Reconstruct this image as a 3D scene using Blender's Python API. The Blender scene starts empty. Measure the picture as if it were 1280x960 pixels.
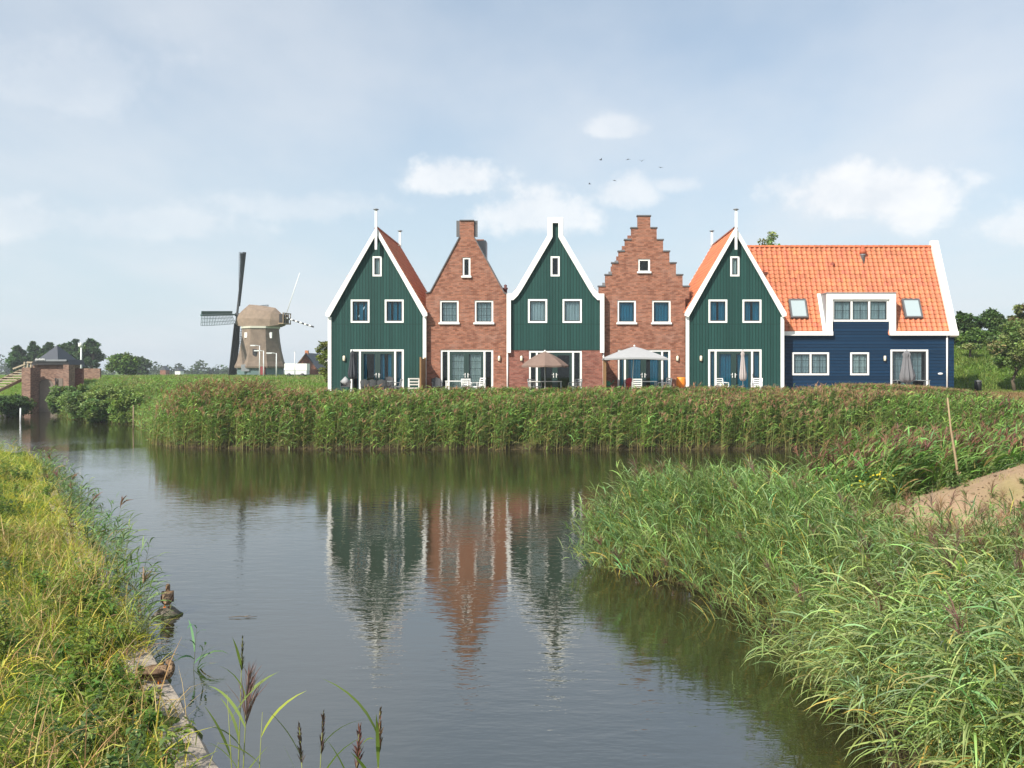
import bpy, bmesh, math, random
import numpy as np
from mathutils import Vector
from mathutils.geometry import tessellate_polygon
random.seed(7)
RNG = np.random.default_rng(11)
R = math.radians
PI = math.pi
S = bpy.context.scene
COL = S.collection

# ------------------------------------------------------------------ camera
F_PX, VPX, VPY, CAMZ = 1150.0, 694.0, 462.0, 4.0
cd = bpy.data.cameras.new('camera')
cam = bpy.data.objects.new('camera', cd)
COL.objects.link(cam)
cd.sensor_width = 36.0
cd.lens = 36.0 * F_PX / 1280.0
cd.shift_x = (640 - VPX) / 1280.0
cd.shift_y = -(480 - VPY) / 1280.0
cam.location = (0, 0, CAMZ)
cam.rotation_euler = (R(90), 0, 0)
cd.clip_end = 5000
S.camera = cam

# ------------------------------------------------------------------ light, sky, exposure
SUN_DIR = Vector((-0.47, -0.60, 0.65)).normalized()      # towards the sun: behind the camera, to its left
SUN_EL = math.asin(SUN_DIR.z)
SUN_ROT = math.atan2(SUN_DIR.x, SUN_DIR.y)
sl = bpy.data.lights.new('sun', 'SUN')
sl.energy = 5.0
sl.angle = R(0.6)
sl.color = (1.0, 0.94, 0.84)
so = bpy.data.objects.new('sun', sl)
COL.objects.link(so)
so.rotation_euler = SUN_DIR.to_track_quat('Z', 'Y').to_euler()

S.view_settings.view_transform = 'Standard'
S.view_settings.look = 'None'
S.view_settings.gamma = 1
S.view_settings.exposure = 0.48
S.render.engine = 'CYCLES'
S.cycles.use_denoising = True
S.cycles.max_bounces = 6
S.cycles.diffuse_bounces = 4
S.cycles.glossy_bounces = 3
S.cycles.transmission_bounces = 4
S.cycles.transparent_max_bounces = 12
S.cycles.volume_bounces = 0
S.cycles.sample_clamp_indirect = 6


class NT:
    """small helper to wire node trees"""
    def __init__(s, tree):
        s.t = tree

    def n(s, typ, **kw):
        nd = s.t.nodes.new(typ)
        for k, v in kw.items():
            if k.startswith('i_'):
                key = k[2:]
                key = int(key) if key.isdigit() else key
                s.put(nd.inputs[key], v)
            else:
                setattr(nd, k, v)
        return nd

    def put(s, sock, v):
        if isinstance(v, bpy.types.NodeSocket):
            s.t.links.new(v, sock)
        else:
            sock.default_value = v

    def math(s, op, a, b=None, c=None, clamp=False):
        nd = s.t.nodes.new('ShaderNodeMath')
        nd.operation = op
        nd.use_clamp = clamp
        s.put(nd.inputs[0], a)
        if b is not None: s.put(nd.inputs[1], b)
        if c is not None: s.put(nd.inputs[2], c)
        return nd.outputs[0]

    def mix(s, fac, a, b, mode='MIX'):
        nd = s.t.nodes.new('ShaderNodeMix')
        nd.data_type = 'RGBA'
        nd.blend_type = mode
        s.put(nd.inputs['Factor'], fac)
        ins = [i for i in nd.inputs if i.type == 'RGBA']
        s.put(ins[0], a)
        s.put(ins[1], b)
        return [o for o in nd.outputs if o.type == 'RGBA'][0]

    def noise(s, vec, scale, detail=4, rough=0.55):
        nd = s.n('ShaderNodeTexNoise')
        if vec is not None: s.put(nd.inputs['Vector'], vec)
        nd.inputs['Scale'].default_value = scale
        nd.inputs['Detail'].default_value = detail
        nd.inputs['Roughness'].default_value = rough
        return nd.outputs['Fac']

    def ramp(s, fac, lo, hi):
        return s.n('ShaderNodeMapRange', interpolation_type='SMOOTHSTEP', i_0=fac, i_1=lo, i_2=hi).outputs[0]

    def combine(s, x, y, z):
        return s.n('ShaderNodeCombineXYZ', i_0=x, i_1=y, i_2=z).outputs[0]

    def sep(s, v):
        return s.n('ShaderNodeSeparateXYZ', i_0=v).outputs


def c4(c):
    return (c[0], c[1], c[2], 1.0)


world = bpy.data.worlds.new('World')
S.world = world
world.use_nodes = True
wt = world.node_tree
wt.nodes.clear()
w = NT(wt)
sky = w.n('ShaderNodeTexSky', sky_type='NISHITA')
sky.sun_disc = False
sky.sun_elevation = SUN_EL
sky.sun_rotation = SUN_ROT
sky.air_density = 1.0
sky.dust_density = 1.4
sky.ozone_density = 1.0
wd = w.n('ShaderNodeTexCoord').outputs['Generated']
dx, dy, dz = w.sep(wd)
# flatten the layer of cloud towards the horizon: direction / (height + a bit)
hh = w.math('ADD', w.math('MAXIMUM', dz, 0.0), 0.16)
lay = w.combine(w.math('DIVIDE', dx, hh), w.math('DIVIDE', dy, hh), 0.0)
rot = w.n('ShaderNodeMapping')
w.put(rot.inputs['Vector'], lay)
rot.inputs['Rotation'].default_value = (0, 0, 0.5)
rot.inputs['Scale'].default_value = (1.0, 0.62, 1)
n1 = w.noise(rot.outputs[0], 0.9, 7, 0.52)
n2 = w.noise(lay, 0.33, 3, 0.5)
veil = w.ramp(w.math('ADD', w.math('MULTIPLY', n1, 0.62), w.math('MULTIPLY', n2, 0.45)), 0.43, 0.66)
# heap clouds: each has a bearing, a height, a half width and a half height
nv = w.noise(w.combine(w.math('MULTIPLY', dx, 1.0), dy, w.math('MULTIPLY', dz, 1.25)), 15.0, 8, 0.60)
nbig = w.noise(wd, 5.0, 3, 0.5)
ydiv = w.math('MAXIMUM', dy, 0.05)
u = w.math('DIVIDE', dx, ydiv)
v = w.math('DIVIDE', dz, ydiv)
heap = None
HEAPS = [(-0.115, 0.205, 0.062, 0.030, 0.95), (0.33, 0.185, 0.125, 0.045, 1.0), (0.39, 0.178, 0.05, 0.05, 0.9), (-0.02, 0.165, 0.085, 0.042, 0.85),
         (0.075, 0.19, 0.055, 0.03, 0.7), (0.07, 0.262, 0.05, 0.022, 0.6), (0.13, 0.20, 0.035, 0.02, 0.6), (-0.44, 0.155, 0.16, 0.032, 0.42),
         (-0.52, 0.315, 0.17, 0.07, 0.34), (-0.28, 0.175, 0.11, 0.03, 0.4), (0.52, 0.15, 0.08, 0.04, 0.7),
         (-0.60, 0.16, 0.10, 0.04, 0.5), (0.68, 0.22, 0.14, 0.05, 0.8), (-0.80, 0.24, 0.14, 0.06, 0.8)]
for hu, hv, hw, hz, ha in HEAPS:
    a = w.math('DIVIDE', w.math('SUBTRACT', u, hu), hw)
    b0 = w.math('SUBTRACT', v, hv)
    # flatter below, rounder above
    b = w.math('DIVIDE', b0, w.math('ADD', hz * 0.62, w.math('MULTIPLY', w.math('GREATER_THAN', b0, 0.0), hz * 0.38)))
    d2 = w.math('ADD', w.math('MULTIPLY', a, a), w.math('MULTIPLY', b, b))
    body = w.math('SUBTRACT', 1.0, w.math('SQRT', d2))
    e = w.math('ADD', body, w.math('MULTIPLY', w.math('SUBTRACT', nv, 0.5), 2.3))
    e = w.math('MULTIPLY', w.ramp(e, 0.0, 0.62), ha)
    heap = e if heap is None else w.math('MAXIMUM', heap, e)
front = w.math('GREATER_THAN', dy, 0.05)
heap = w.math('MULTIPLY', heap, front)
low = w.ramp(dz, 0.34, -0.02)
base = w.mix(w.math('ADD', 0.36, w.math('MULTIPLY', low, 0.48)), sky.outputs[0], (4.55, 5.45, 6.05, 1))
base = w.mix(w.math('MULTIPLY', veil, 0.60), base, (5.75, 5.95, 6.2, 1))
heapcol = w.mix(w.ramp(w.math('ADD', w.math('MULTIPLY', nbig, 0.5), w.math('MULTIPLY', nv, 0.6)), 0.40, 0.68), (5.5, 5.8, 6.2, 1), (7.3, 7.25, 7.2, 1))
base = w.mix(w.math('MULTIPLY', heap, 0.74), base, heapcol)
bg = w.n('ShaderNodeBackground')
w.put(bg.inputs['Color'], base)
bg.inputs['Strength'].default_value = 0.109
out = w.n('ShaderNodeOutputWorld')
wt.links.new(bg.outputs[0], out.inputs['Surface'])


# ------------------------------------------------------------------ materials
MATS = {}


def new_mat(name):
    m = bpy.data.materials.new(name)
    m.use_nodes = True
    m.node_tree.nodes.clear()
    t = NT(m.node_tree)
    b = t.n('ShaderNodeBsdfPrincipled')
    o = t.n('ShaderNodeOutputMaterial')
    m.node_tree.links.new(b.outputs[0], o.inputs['Surface'])
    MATS[name] = m
    return m, t, b, o


def plain(name, col, rough=0.6, var=0.18, scale=3.0, bump=0.0, metallic=0.0, bscale=30):
    m, t, b, o = new_mat(name)
    co = t.n('ShaderNodeTexCoord').outputs['Object']
    nz = t.noise(co, scale, 5, 0.6)
    cc = t.mix(nz, c4([c * (1 - var) for c in col]), c4([min(1, c * (1 + var)) for c in col]))
    t.put(b.inputs['Base Color'], cc)
    b.inputs['Roughness'].default_value = rough
    b.inputs['Metallic'].default_value = metallic
    if bump:
        bn = t.n('ShaderNodeBump', i_Strength=bump, i_Distance=0.02)
        t.put(bn.inputs['Height'], t.noise(co, bscale, 4, 0.6))
        t.put(b.inputs['Normal'], bn.outputs[0])
    return m


def planks(name, col, axis, pitch, seam=None):
    """painted boards; axis 0 = upright boards, 2 = level boards"""
    m, t, b, o = new_mat(name)
    co = t.n('ShaderNodeTexCoord').outputs['Object']
    x, y, z = t.sep(co)
    p = t.math('ADD', x, y) if axis == 0 else z
    q = t.math('DIVIDE', p, pitch)
    fr = t.math('FRACT', q)
    ident = t.math('FLOOR', q)
    wn = t.n('ShaderNodeTexWhiteNoise', noise_dimensions='1D')
    t.put(wn.inputs['W'], ident)
    grain = t.noise(t.combine(t.math('MULTIPLY', x, 9 if axis == 0 else 1.2), y, t.math('MULTIPLY', z, 1.2 if axis == 0 else 14)), 1.0, 5, 0.6)
    blot = t.noise(co, 0.55, 4, 0.6)
    f = t.math('ADD', t.math('MULTIPLY', wn.outputs[0], 0.40), t.math('ADD', t.math('MULTIPLY', grain, 0.3), t.math('MULTIPLY', blot, 0.4)))
    cc = t.mix(f, c4([c * 0.68 for c in col]), c4([c * 1.42 for c in col]))
    gap = t.math('LESS_THAN', fr, 0.16)
    cc = t.mix(t.math('MULTIPLY', gap, 0.85), cc, c4([c * 0.35 for c in col]))
    if seam is not None:
        s = t.math('LESS_THAN', t.math('ABSOLUTE', t.math('SUBTRACT', z, seam)), 0.02)
        cc = t.mix(t.math('MULTIPLY', s, 0.55), cc, c4([c * 0.4 for c in col]))
    t.put(b.inputs['Base Color'], cc)
    b.inputs['Roughness'].default_value = 0.55
    b.inputs['Specular IOR Level'].default_value = 0.22
    if axis == 2:
        hgt = t.math('SUBTRACT', 1.0, fr)       # lapped boards: thick at the lower edge
    else:
        hgt = t.math('SUBTRACT', 1.0, gap)
    bn = t.n('ShaderNodeBump', i_Strength=0.7, i_Distance=0.02)
    t.put(bn.inputs['Height'], hgt)
    t.put(b.inputs['Normal'], bn.outputs[0])
    return m


def bricks(name, c1, c2, mortar, stain=0.25):
    m, t, b, o = new_mat(name)
    co = t.n('ShaderNodeTexCoord').outputs['Object']
    x, y, z = t.sep(co)
    vec = t.combine(t.math('ADD', x, y), z, 0.0)
    br = t.n('ShaderNodeTexBrick')
    t.put(br.inputs['Vector'], vec)
    br.inputs['Color1'].default_value = c4(c1)
    br.inputs['Color2'].default_value = c4(c2)
    br.inputs['Mortar'].default_value = c4(mortar)
    br.inputs['Scale'].default_value = 1.0
    br.inputs['Mortar Size'].default_value = 0.011
    br.inputs['Brick Width'].default_value = 0.23
    br.inputs['Row Height'].default_value = 0.075
    br.inputs['Bias'].default_value = 0.0
    # every brick has its own firing: a cell of noise per brick
    wn = t.n('ShaderNodeTexWhiteNoise', noise_dimensions='2D')
    row = t.math('FLOOR', t.math('DIVIDE', z, 0.075))
    sh = t.math('MULTIPLY', t.math('FRACT', t.math('MULTIPLY', row, 0.5)), 0.23)
    colm = t.math('FLOOR', t.math('DIVIDE', t.math('ADD', t.math('ADD', x, y), sh), 0.23))
    t.put(wn.inputs['Vector'], t.combine(colm, row, 0))
    cc = t.mix(t.math('MULTIPLY', t.math('POWER', wn.outputs[0], 1.6), 0.85), br.outputs[0], c4([c * 0.36 for c in c1]), 'MIX')
    pale = t.noise(co, 0.8, 5, 0.62)
    cc = t.mix(t.math('MULTIPLY', t.ramp(pale, 0.48, 0.75), stain), cc, c4((0.36, 0.27, 0.23)))
    t.put(b.inputs['Base Color'], cc)
    b.inputs['Roughness'].default_value = 0.85
    bn = t.n('ShaderNodeBump', i_Strength=0.4, i_Distance=0.012)
    bn.invert = True
    t.put(bn.inputs['Height'], br.outputs['Fac'])
    t.put(b.inputs['Normal'], bn.outputs[0])
    return m


def from_attr(name, rough=0.55, trans=0.0, nscale=0.0, namt=0.0, spec=0.3):
    m, t, b, o = new_mat(name)
    at = t.n('ShaderNodeAttribute', attribute_name='Col')
    cc = at.outputs['Color']
    if namt:
        co = t.n('ShaderNodeTexCoord').outputs['Object']
        nz = t.noise(co, nscale, 5, 0.65)
        cc = t.mix(1.0, cc, t.mix(nz, c4((1 - namt,) * 3), c4((1 + namt,) * 3)), 'MULTIPLY')
    t.put(b.inputs['Base Color'], cc)
    b.inputs['Roughness'].default_value = rough
    b.inputs['Specular IOR Level'].default_value = spec
    if trans:
        tr = t.n('ShaderNodeBsdfTranslucent')
        t.put(tr.inputs['Color'], t.mix(1.0, cc, (1.25, 1.35, 0.6, 1), 'MULTIPLY'))
        mx = t.n('ShaderNodeMixShader', i_0=trans)
        t.t.links.new(b.outputs[0], mx.inputs[1])
        t.t.links.new(tr.outputs[0], mx.inputs[2])
        t.t.links.new(mx.outputs[0], o.inputs['Surface'])
    return m


M_WHITE = plain('white_paint', (0.77, 0.77, 0.75), 0.45, 0.08, 1.4)
M_GREEN = planks('green_boards', (0.013, 0.052, 0.045), 0, 0.17, seam=4.0)
M_BLUE = planks('blue_boards', (0.003, 0.022, 0.054), 2, 0.19)
M_BRICK = bricks('red_brick', (0.35, 0.112, 0.055), (0.24, 0.075, 0.042), (0.27, 0.19, 0.14), 0.20)
M_BRICK2 = bricks('deep_red_brick', (0.30, 0.085, 0.055), (0.20, 0.06, 0.04), (0.22, 0.16, 0.13), 0.1)
M_OLDBRICK = bricks('old_brown_brick', (0.29, 0.145, 0.095), (0.20, 0.105, 0.075), (0.26, 0.21, 0.17), 0.3)
M_TILE = from_attr('roof_tiles', 0.5, 0, 0.9, 0.26, 0.45)
M_COPING = plain('dark_coping', (0.10, 0.10, 0.105), 0.55, 0.2)
M_LEAD = plain('lead_grey', (0.20, 0.215, 0.23), 0.45, 0.2)
M_SASH = plain('dark_green_sash', (0.018, 0.042, 0.038), 0.4, 0.1)
M_DARKSASH = plain('dark_sash', (0.03, 0.035, 0.04), 0.4, 0.1)
M_CURT_B = plain('blue_curtain', (0.012, 0.23, 0.38), 0.85, 0.25, 2.0)
M_CURT_W = plain('white_curtain', (0.80, 0.82, 0.80), 0.9, 0.12, 2.0)
M_CURT_G = plain('grey_curtain', (0.62, 0.67, 0.70), 0.9, 0.15, 2.0)
M_CURT_T = plain('teal_curtain', (0.035, 0.10, 0.095), 0.9, 0.15, 2.0)
M_LAMP = plain('cream_lamp_glass', (0.80, 0.74, 0.55), 0.3, 0.05)
M_METAL = plain('grey_metal', (0.33, 0.35, 0.36), 0.4, 0.1, metallic=0.5)
M_GALV = plain('galvanised_steel', (0.62, 0.64, 0.65), 0.45, 0.1)
M_WOOD = plain('weathered_wood', (0.26, 0.19, 0.12), 0.8, 0.3, 4, 0.4)
M_FENCE = plain('brown_fence_wood', (0.22, 0.125, 0.05), 0.75, 0.25, 5, 0.3)
M_PALEWOOD = plain('pale_timber', (0.36, 0.30, 0.22), 0.8, 0.25, 5, 0.3)
M_RATTAN = plain('grey_rattan', (0.055, 0.058, 0.062), 0.7, 0.3, 40, 0.6)
M_CLOTH_D = plain('charcoal_cloth', (0.042, 0.045, 0.055), 0.85, 0.25, 6)
M_CLOTH_G = plain('grey_cloth', (0.15, 0.15, 0.16), 0.85, 0.2, 6)
M_CLOTH_L = plain('pale_grey_cloth', (0.33, 0.335, 0.345), 0.85, 0.08, 4)
M_CLOTH_B = plain('taupe_cloth', (0.19, 0.13, 0.105), 0.85, 0.15, 5)
M_CLOTH_E = plain('beige_cloth', (0.38, 0.34, 0.33), 0.85, 0.2, 6)
M_RED = plain('red_paint', (0.5, 0.03, 0.035), 0.5, 0.1)
M_ORANGE = plain('orange_plastic', (0.80, 0.24, 0.02), 0.45, 0.1)
M_LEAFGREEN = plain('green_plastic', (0.02, 0.22, 0.12), 0.45, 0.1)
M_STONE = plain('quay_stone', (0.34, 0.29, 0.235), 0.9, 0.45, 7, 1.0, bscale=22)
M_CONC = plain('pale_concrete', (0.55, 0.53, 0.50), 0.9, 0.15, 3, 0.3)
M_PAVING = plain('pink_grey_paving', (0.42, 0.33, 0.29), 0.9, 0.2, 4, 0.3)
M_THATCH = plain('thatch', (0.190, 0.146, 0.112), 0.95, 0.5, 1.6, 0.8, bscale=12)
M_THATCHCAP = plain('cap_thatch', (0.225, 0.170, 0.125), 0.95, 0.45, 1.8, 0.8, bscale=12)
M_SAIL = plain('dark_sail_wood', (0.028, 0.032, 0.036), 0.7, 0.2)
M_SAILGREEN = plain('sail_green', (0.03, 0.085, 0.075), 0.6, 0.2)
M_MILLGREEN = plain('mill_green_boards', (0.11, 0.17, 0.17), 0.6, 0.25)
M_SLATE = plain('slate_roof', (0.060, 0.067, 0.082), 0.6, 0.22, 6, 0.4)
M_BLACK = plain('black_paint', (0.015, 0.015, 0.017), 0.5, 0.1)
M_BARK = plain('bark', (0.105, 0.080, 0.055), 0.95, 0.35, 8, 0.8)
M_STAKE = plain('pale_stake', (0.33, 0.24, 0.14), 0.85, 0.25, 6, 0.4)
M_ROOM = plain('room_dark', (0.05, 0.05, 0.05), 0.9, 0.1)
M_LEAF = from_attr('leaf', 0.5, 0.27, 0.0, 0.0, 0.30)
M_LEAFFAR = from_attr('far_leaf', 0.6, 0.25, 0.0, 0.0, 0.2)
M_PLUME = from_attr('plume', 0.9, 0.25, 0, 0, 0.1)
m, t, b, o = new_mat('duck_feathers')
co = t.n('ShaderNodeTexCoord').outputs['Object']
vo = t.n('ShaderNodeTexVoronoi')
t.put(vo.inputs['Vector'], co)
vo.inputs['Scale'].default_value = 42
edge_ = t.ramp(vo.outputs['Distance'], 0.25, 0.65)
zz_ = t.sep(co)[2]
cc = t.mix(edge_, (0.045, 0.028, 0.016, 1), (0.27, 0.175, 0.10, 1))
cc = t.mix(t.ramp(t.noise(co, 9, 3, 0.5), 0.45, 0.7), cc, (0.16, 0.09, 0.045, 1))
t.put(b.inputs['Base Color'], cc)
b.inputs['Roughness'].default_value = 0.85
M_FEATHER = m
M_BILL = plain('duck_bill', (0.28, 0.19, 0.05), 0.5, 0.2)
M_BIRD = plain('dark_bird', (0.02, 0.02, 0.022), 0.8, 0.1)

m, t, b, o = new_mat('window_glass')
t.t.nodes.remove(b)
tr = t.n('ShaderNodeBsdfTransparent')
tr.inputs[0].default_value = (0.80, 0.87, 0.88, 1)
gl = t.n('ShaderNodeBsdfGlossy')
gl.inputs['Roughness'].default_value = 0.02
fr = t.n('ShaderNodeFresnel')
fr.inputs['IOR'].default_value = 1.55
ad = t.math('ADD', t.math('MULTIPLY', fr.outputs[0], 0.70), 0.0)
mx = t.n('ShaderNodeMixShader')
t.put(mx.inputs[0], ad)
t.t.links.new(tr.outputs[0], mx.inputs[1])
t.t.links.new(gl.outputs[0], mx.inputs[2])
t.t.links.new(mx.outputs[0], o.inputs['Surface'])
M_GLASS = m

m, t, b, o = new_mat('skylight_glass')
b.inputs['Base Color'].default_value = (0.35, 0.42, 0.44, 1)
b.inputs['Roughness'].default_value = 0.08
b.inputs['Specular IOR Level'].default_value = 0.9
M_SKYLIGHT = m

# pond water
m, t, b, o = new_mat('pond_water')
geo = t.n('ShaderNodeNewGeometry').outputs['Position']
b.inputs['Base Color'].default_value = (0.024, 0.023, 0.010, 1)
b.inputs['Roughness'].default_value = 0.035
b.inputs['IOR'].default_value = 3.0
b.inputs['Specular IOR Level'].default_value = 0.5
mp = t.n('ShaderNodeMapping')
t.put(mp.inputs['Vector'], geo)
mp.inputs['Rotation'].default_value = (0, 0, 0.12)
mp.inputs['Scale'].default_value = (0.55, 1.25, 1.0)
r1 = t.noise(mp.outputs[0], 3.2, 3, 0.55)
r2 = t.noise(mp.outputs[0], 11.0, 2, 0.5)
calm = t.ramp(t.noise(geo, 0.16, 3, 0.5), 0.32, 0.66)
hgt = t.math('MULTIPLY', t.math('ADD', t.math('MULTIPLY', r1, 1.0), t.math('MULTIPLY', r2, 0.20)), t.math('ADD', 0.45, calm))
bn = t.n('ShaderNodeBump', i_Strength=1.0, i_Distance=0.0065)
t.put(bn.inputs['Height'], hgt)
t.put(b.inputs['Normal'], bn.outputs[0])
M_WATER = m

# land: colour by zone comes with the sheet, fine mottling here
m, t, b, o = new_mat('land')
geo = t.n('ShaderNodeNewGeometry').outputs['Position']
at = t.n('ShaderNodeAttribute', attribute_name='Col').outputs['Color']
na = t.noise(geo, 2.2, 6, 0.65)
nb = t.noise(geo, 0.35, 4, 0.6)
nc = t.noise(geo, 14, 4, 0.7)
f = t.math('ADD', t.math('MULTIPLY', na, 0.45), t.math('ADD', t.math('MULTIPLY', nb, 0.3), t.math('MULTIPLY', nc, 0.35)))
cc = t.mix(1.0, at, t.mix(f, (0.35, 0.35, 0.35, 1), (1.6, 1.6, 1.6, 1)), 'MULTIPLY')
t.put(b.inputs['Base Color'], cc)
b.inputs['Roughness'].default_value = 0.95
b.inputs['Specular IOR Level'].default_value = 0.1
bn = t.n('ShaderNodeBump', i_Strength=0.8, i_Distance=0.06)
t.put(bn.inputs['Height'], t.math('ADD', na, t.math('MULTIPLY', nc, 0.4)))
t.put(b.inputs['Normal'], bn.outputs[0])
M_LAND = m


# ------------------------------------------------------------------ building helpers
def tag(o, label=None, cat=None, group=None, kind=None):
    if label: o['label'] = label
    if cat: o['category'] = cat
    if group: o['group'] = group
    if kind: o['kind'] = kind
    return o


def thing(name, label, cat, loc=(0, 0, 0), rz=0.0, group=None):
    o = bpy.data.objects.new(name, None)
    COL.objects.link(o)
    o.location = loc
    o.rotation_euler = (0, 0, rz)
    o.empty_display_size = 0.1
    return tag(o, label, cat, group)


class MB:
    def __init__(s):
        s.v = []
        s.f = []
        s.sm = []

    def add(s, vs, fs, smooth=False):
        o = len(s.v)
        s.v += [tuple(p) for p in vs]
        s.f += [tuple(i + o for i in f) for f in fs]
        s.sm += [smooth] * len(fs)
        return s

    def box(s, x0, x1, y0, y1, z0, z1):
        x0, x1 = min(x0, x1), max(x0, x1)
        y0, y1 = min(y0, y1), max(y0, y1)
        z0, z1 = min(z0, z1), max(z0, z1)
        vs = [(x0, y0, z0), (x1, y0, z0), (x1, y1, z0), (x0, y1, z0), (x0, y0, z1), (x1, y0, z1), (x1, y1, z1), (x0, y1, z1)]
        return s.add(vs, [(0, 3, 2, 1), (4, 5, 6, 7), (0, 1, 5, 4), (1, 2, 6, 5), (2, 3, 7, 6), (3, 0, 4, 7)])

    def bar(s, a, b, w, h=None):
        """rectangular bar from a to b"""
        h = h or w
        a, b = Vector(a), Vector(b)
        d = (b - a).normalized()
        up = Vector((0, 0, 1)) if abs(d.z) < 0.95 else Vector((0, 1, 0))
        sx = d.cross(up).normalized() * (w / 2)
        sy = sx.cross(d).normalized() * (h / 2)
        vs = [a - sx - sy, a + sx - sy, a + sx + sy, a - sx + sy, b - sx - sy, b + sx - sy, b + sx + sy, b - sx + sy]
        return s.add(vs, [(0, 3, 2, 1), (4, 5, 6, 7), (0, 1, 5, 4), (1, 2, 6, 5), (2, 3, 7, 6), (3, 0, 4, 7)])

    def tube(s, pts, rad, n=8, caps=True):
        pts = [Vector(p) for p in pts]
        rads = rad if isinstance(rad, (list, tuple)) else [rad] * len(pts)
        vs, fs = [], []
        for i, p in enumerate(pts):
            d = (pts[min(i + 1, len(pts) - 1)] - pts[max(i - 1, 0)]).normalized()
            up = Vector((0, 0, 1)) if abs(d.z) < 0.9 else Vector((1, 0, 0))
            sx = d.cross(up).normalized()
            sy = sx.cross(d).normalized()
            for k in range(n):
                a = 2 * PI * k / n
                vs.append(p + (sx * math.cos(a) + sy * math.sin(a)) * rads[i])
        for i in range(len(pts) - 1):
            for k in range(n):
                k2 = (k + 1) % n
                fs.append((i * n + k, i * n + k2, (i + 1) * n + k2, (i + 1) * n + k))
        if caps:
            fs.append(tuple(range(n))[::-1])
            fs.append(tuple((len(pts) - 1) * n + k for k in range(n)))
        return s.add(vs, fs, True)

    def lathe(s, prof, c=(0, 0, 0), n=16, fold=None):
        """prof: (radius, z) pairs; fold(angle, i) scales the radius"""
        vs, fs = [], []
        for i, (r, z) in enumerate(prof):
            for k in range(n):
                a = 2 * PI * k / n
                rr = r * (fold(a, i) if fold else 1)
                vs.append((c[0] + rr * math.cos(a), c[1] + rr * math.sin(a), c[2] + z))
        for i in range(len(prof) - 1):
            for k in range(n):
                k2 = (k + 1) % n
                fs.append((i * n + k, i * n + k2, (i + 1) * n + k2, (i + 1) * n + k))
        fs.append(tuple(range(n))[::-1])
        fs.append(tuple((len(prof) - 1) * n + k for k in range(n)))
        return s.add(vs, fs, True)

    def prism(s, poly, y0, y1):
        """polygon of (x, z) pushed from y0 to y1"""
        n = len(poly)
        tris = tessellate_polygon([[Vector((p[0], p[1], 0)) for p in poly]])
        vs = [(p[0], y0, p[1]) for p in poly] + [(p[0], y1, p[1]) for p in poly]
        fs = [tuple(q) for q in tris] + [tuple(i + n for i in q)[::-1] for q in tris]
        fs += [(i, (i + 1) % n, n + (i + 1) % n, n + i) for i in range(n)]
        return s.add(vs, fs)

    def sheet(s, poly, holes, y0, depth):
        """front sheet of (x, z) with oblong holes and their reveals"""
        loops = [[Vector((p[0], p[1], 0)) for p in poly]]
        for (x0, x1, z0, z1) in holes:
            loops.append([Vector(q + (0,)) for q in ((x0, z0), (x0, z1), (x1, z1), (x1, z0))])
        pts = [p for l in loops for p in l]
        tris = tessellate_polygon(loops)
        s.add([(p.x, y0, p.y) for p in pts], [tuple(q) for q in tris])
        for (x0, x1, z0, z1) in holes:
            vs = [(x0, y0, z0), (x1, y0, z0), (x1, y0, z1), (x0, y0, z1)]
            vs += [(a, y0 + depth, c) for a, _, c in vs]
            s.add(vs, [(0, 1, 5, 4), (1, 2, 6, 5), (2, 3, 7, 6), (3, 0, 4, 7)])
        return s

    def build(s, name, mat, parent=None, loc=None, fixn=True):
        me = bpy.data.meshes.new(name)
        me.from_pydata(s.v, [], s.f)
        me.materials.append(mat)
        me.polygons.foreach_set('use_smooth', s.sm)
        if fixn:
            bm = bmesh.new()
            bm.from_mesh(me)
            bmesh.ops.recalc_face_normals(bm, faces=bm.faces)
            bm.to_mesh(me)
            bm.free()
        o = bpy.data.objects.new(name, me)
        COL.objects.link(o)
        if parent: o.parent = parent
        if loc: o.location = loc
        return o


def mesh_np(name, V, Q, C, mat, parent=None):
    """quads (or triangles) with a colour per vertex, from arrays"""
    me = bpy.data.meshes.new(name)
    V = np.asarray(V, np.float32)
    Q = np.asarray(Q, np.int32)
    k = Q.shape[1]
    me.vertices.add(len(V))
    me.vertices.foreach_set('co', V.ravel())
    me.loops.add(Q.size)
    me.loops.foreach_set('vertex_index', Q.ravel())
    me.polygons.add(len(Q))
    me.polygons.foreach_set('loop_start', np.arange(0, Q.size, k, dtype=np.int32))
    if C is not None:
        at = me.attributes.new('Col', 'FLOAT_COLOR', 'POINT')
        C4 = np.ones((len(V), 4), np.float32)
        C4[:, :3] = C
        at.data.foreach_set('color', C4.ravel())
    me.update(calc_edges=True)
    me.validate()
    me.materials.append(mat)
    o = bpy.data.objects.new(name, me)
    COL.objects.link(o)
    if parent: o.parent = parent
    return o


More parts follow.
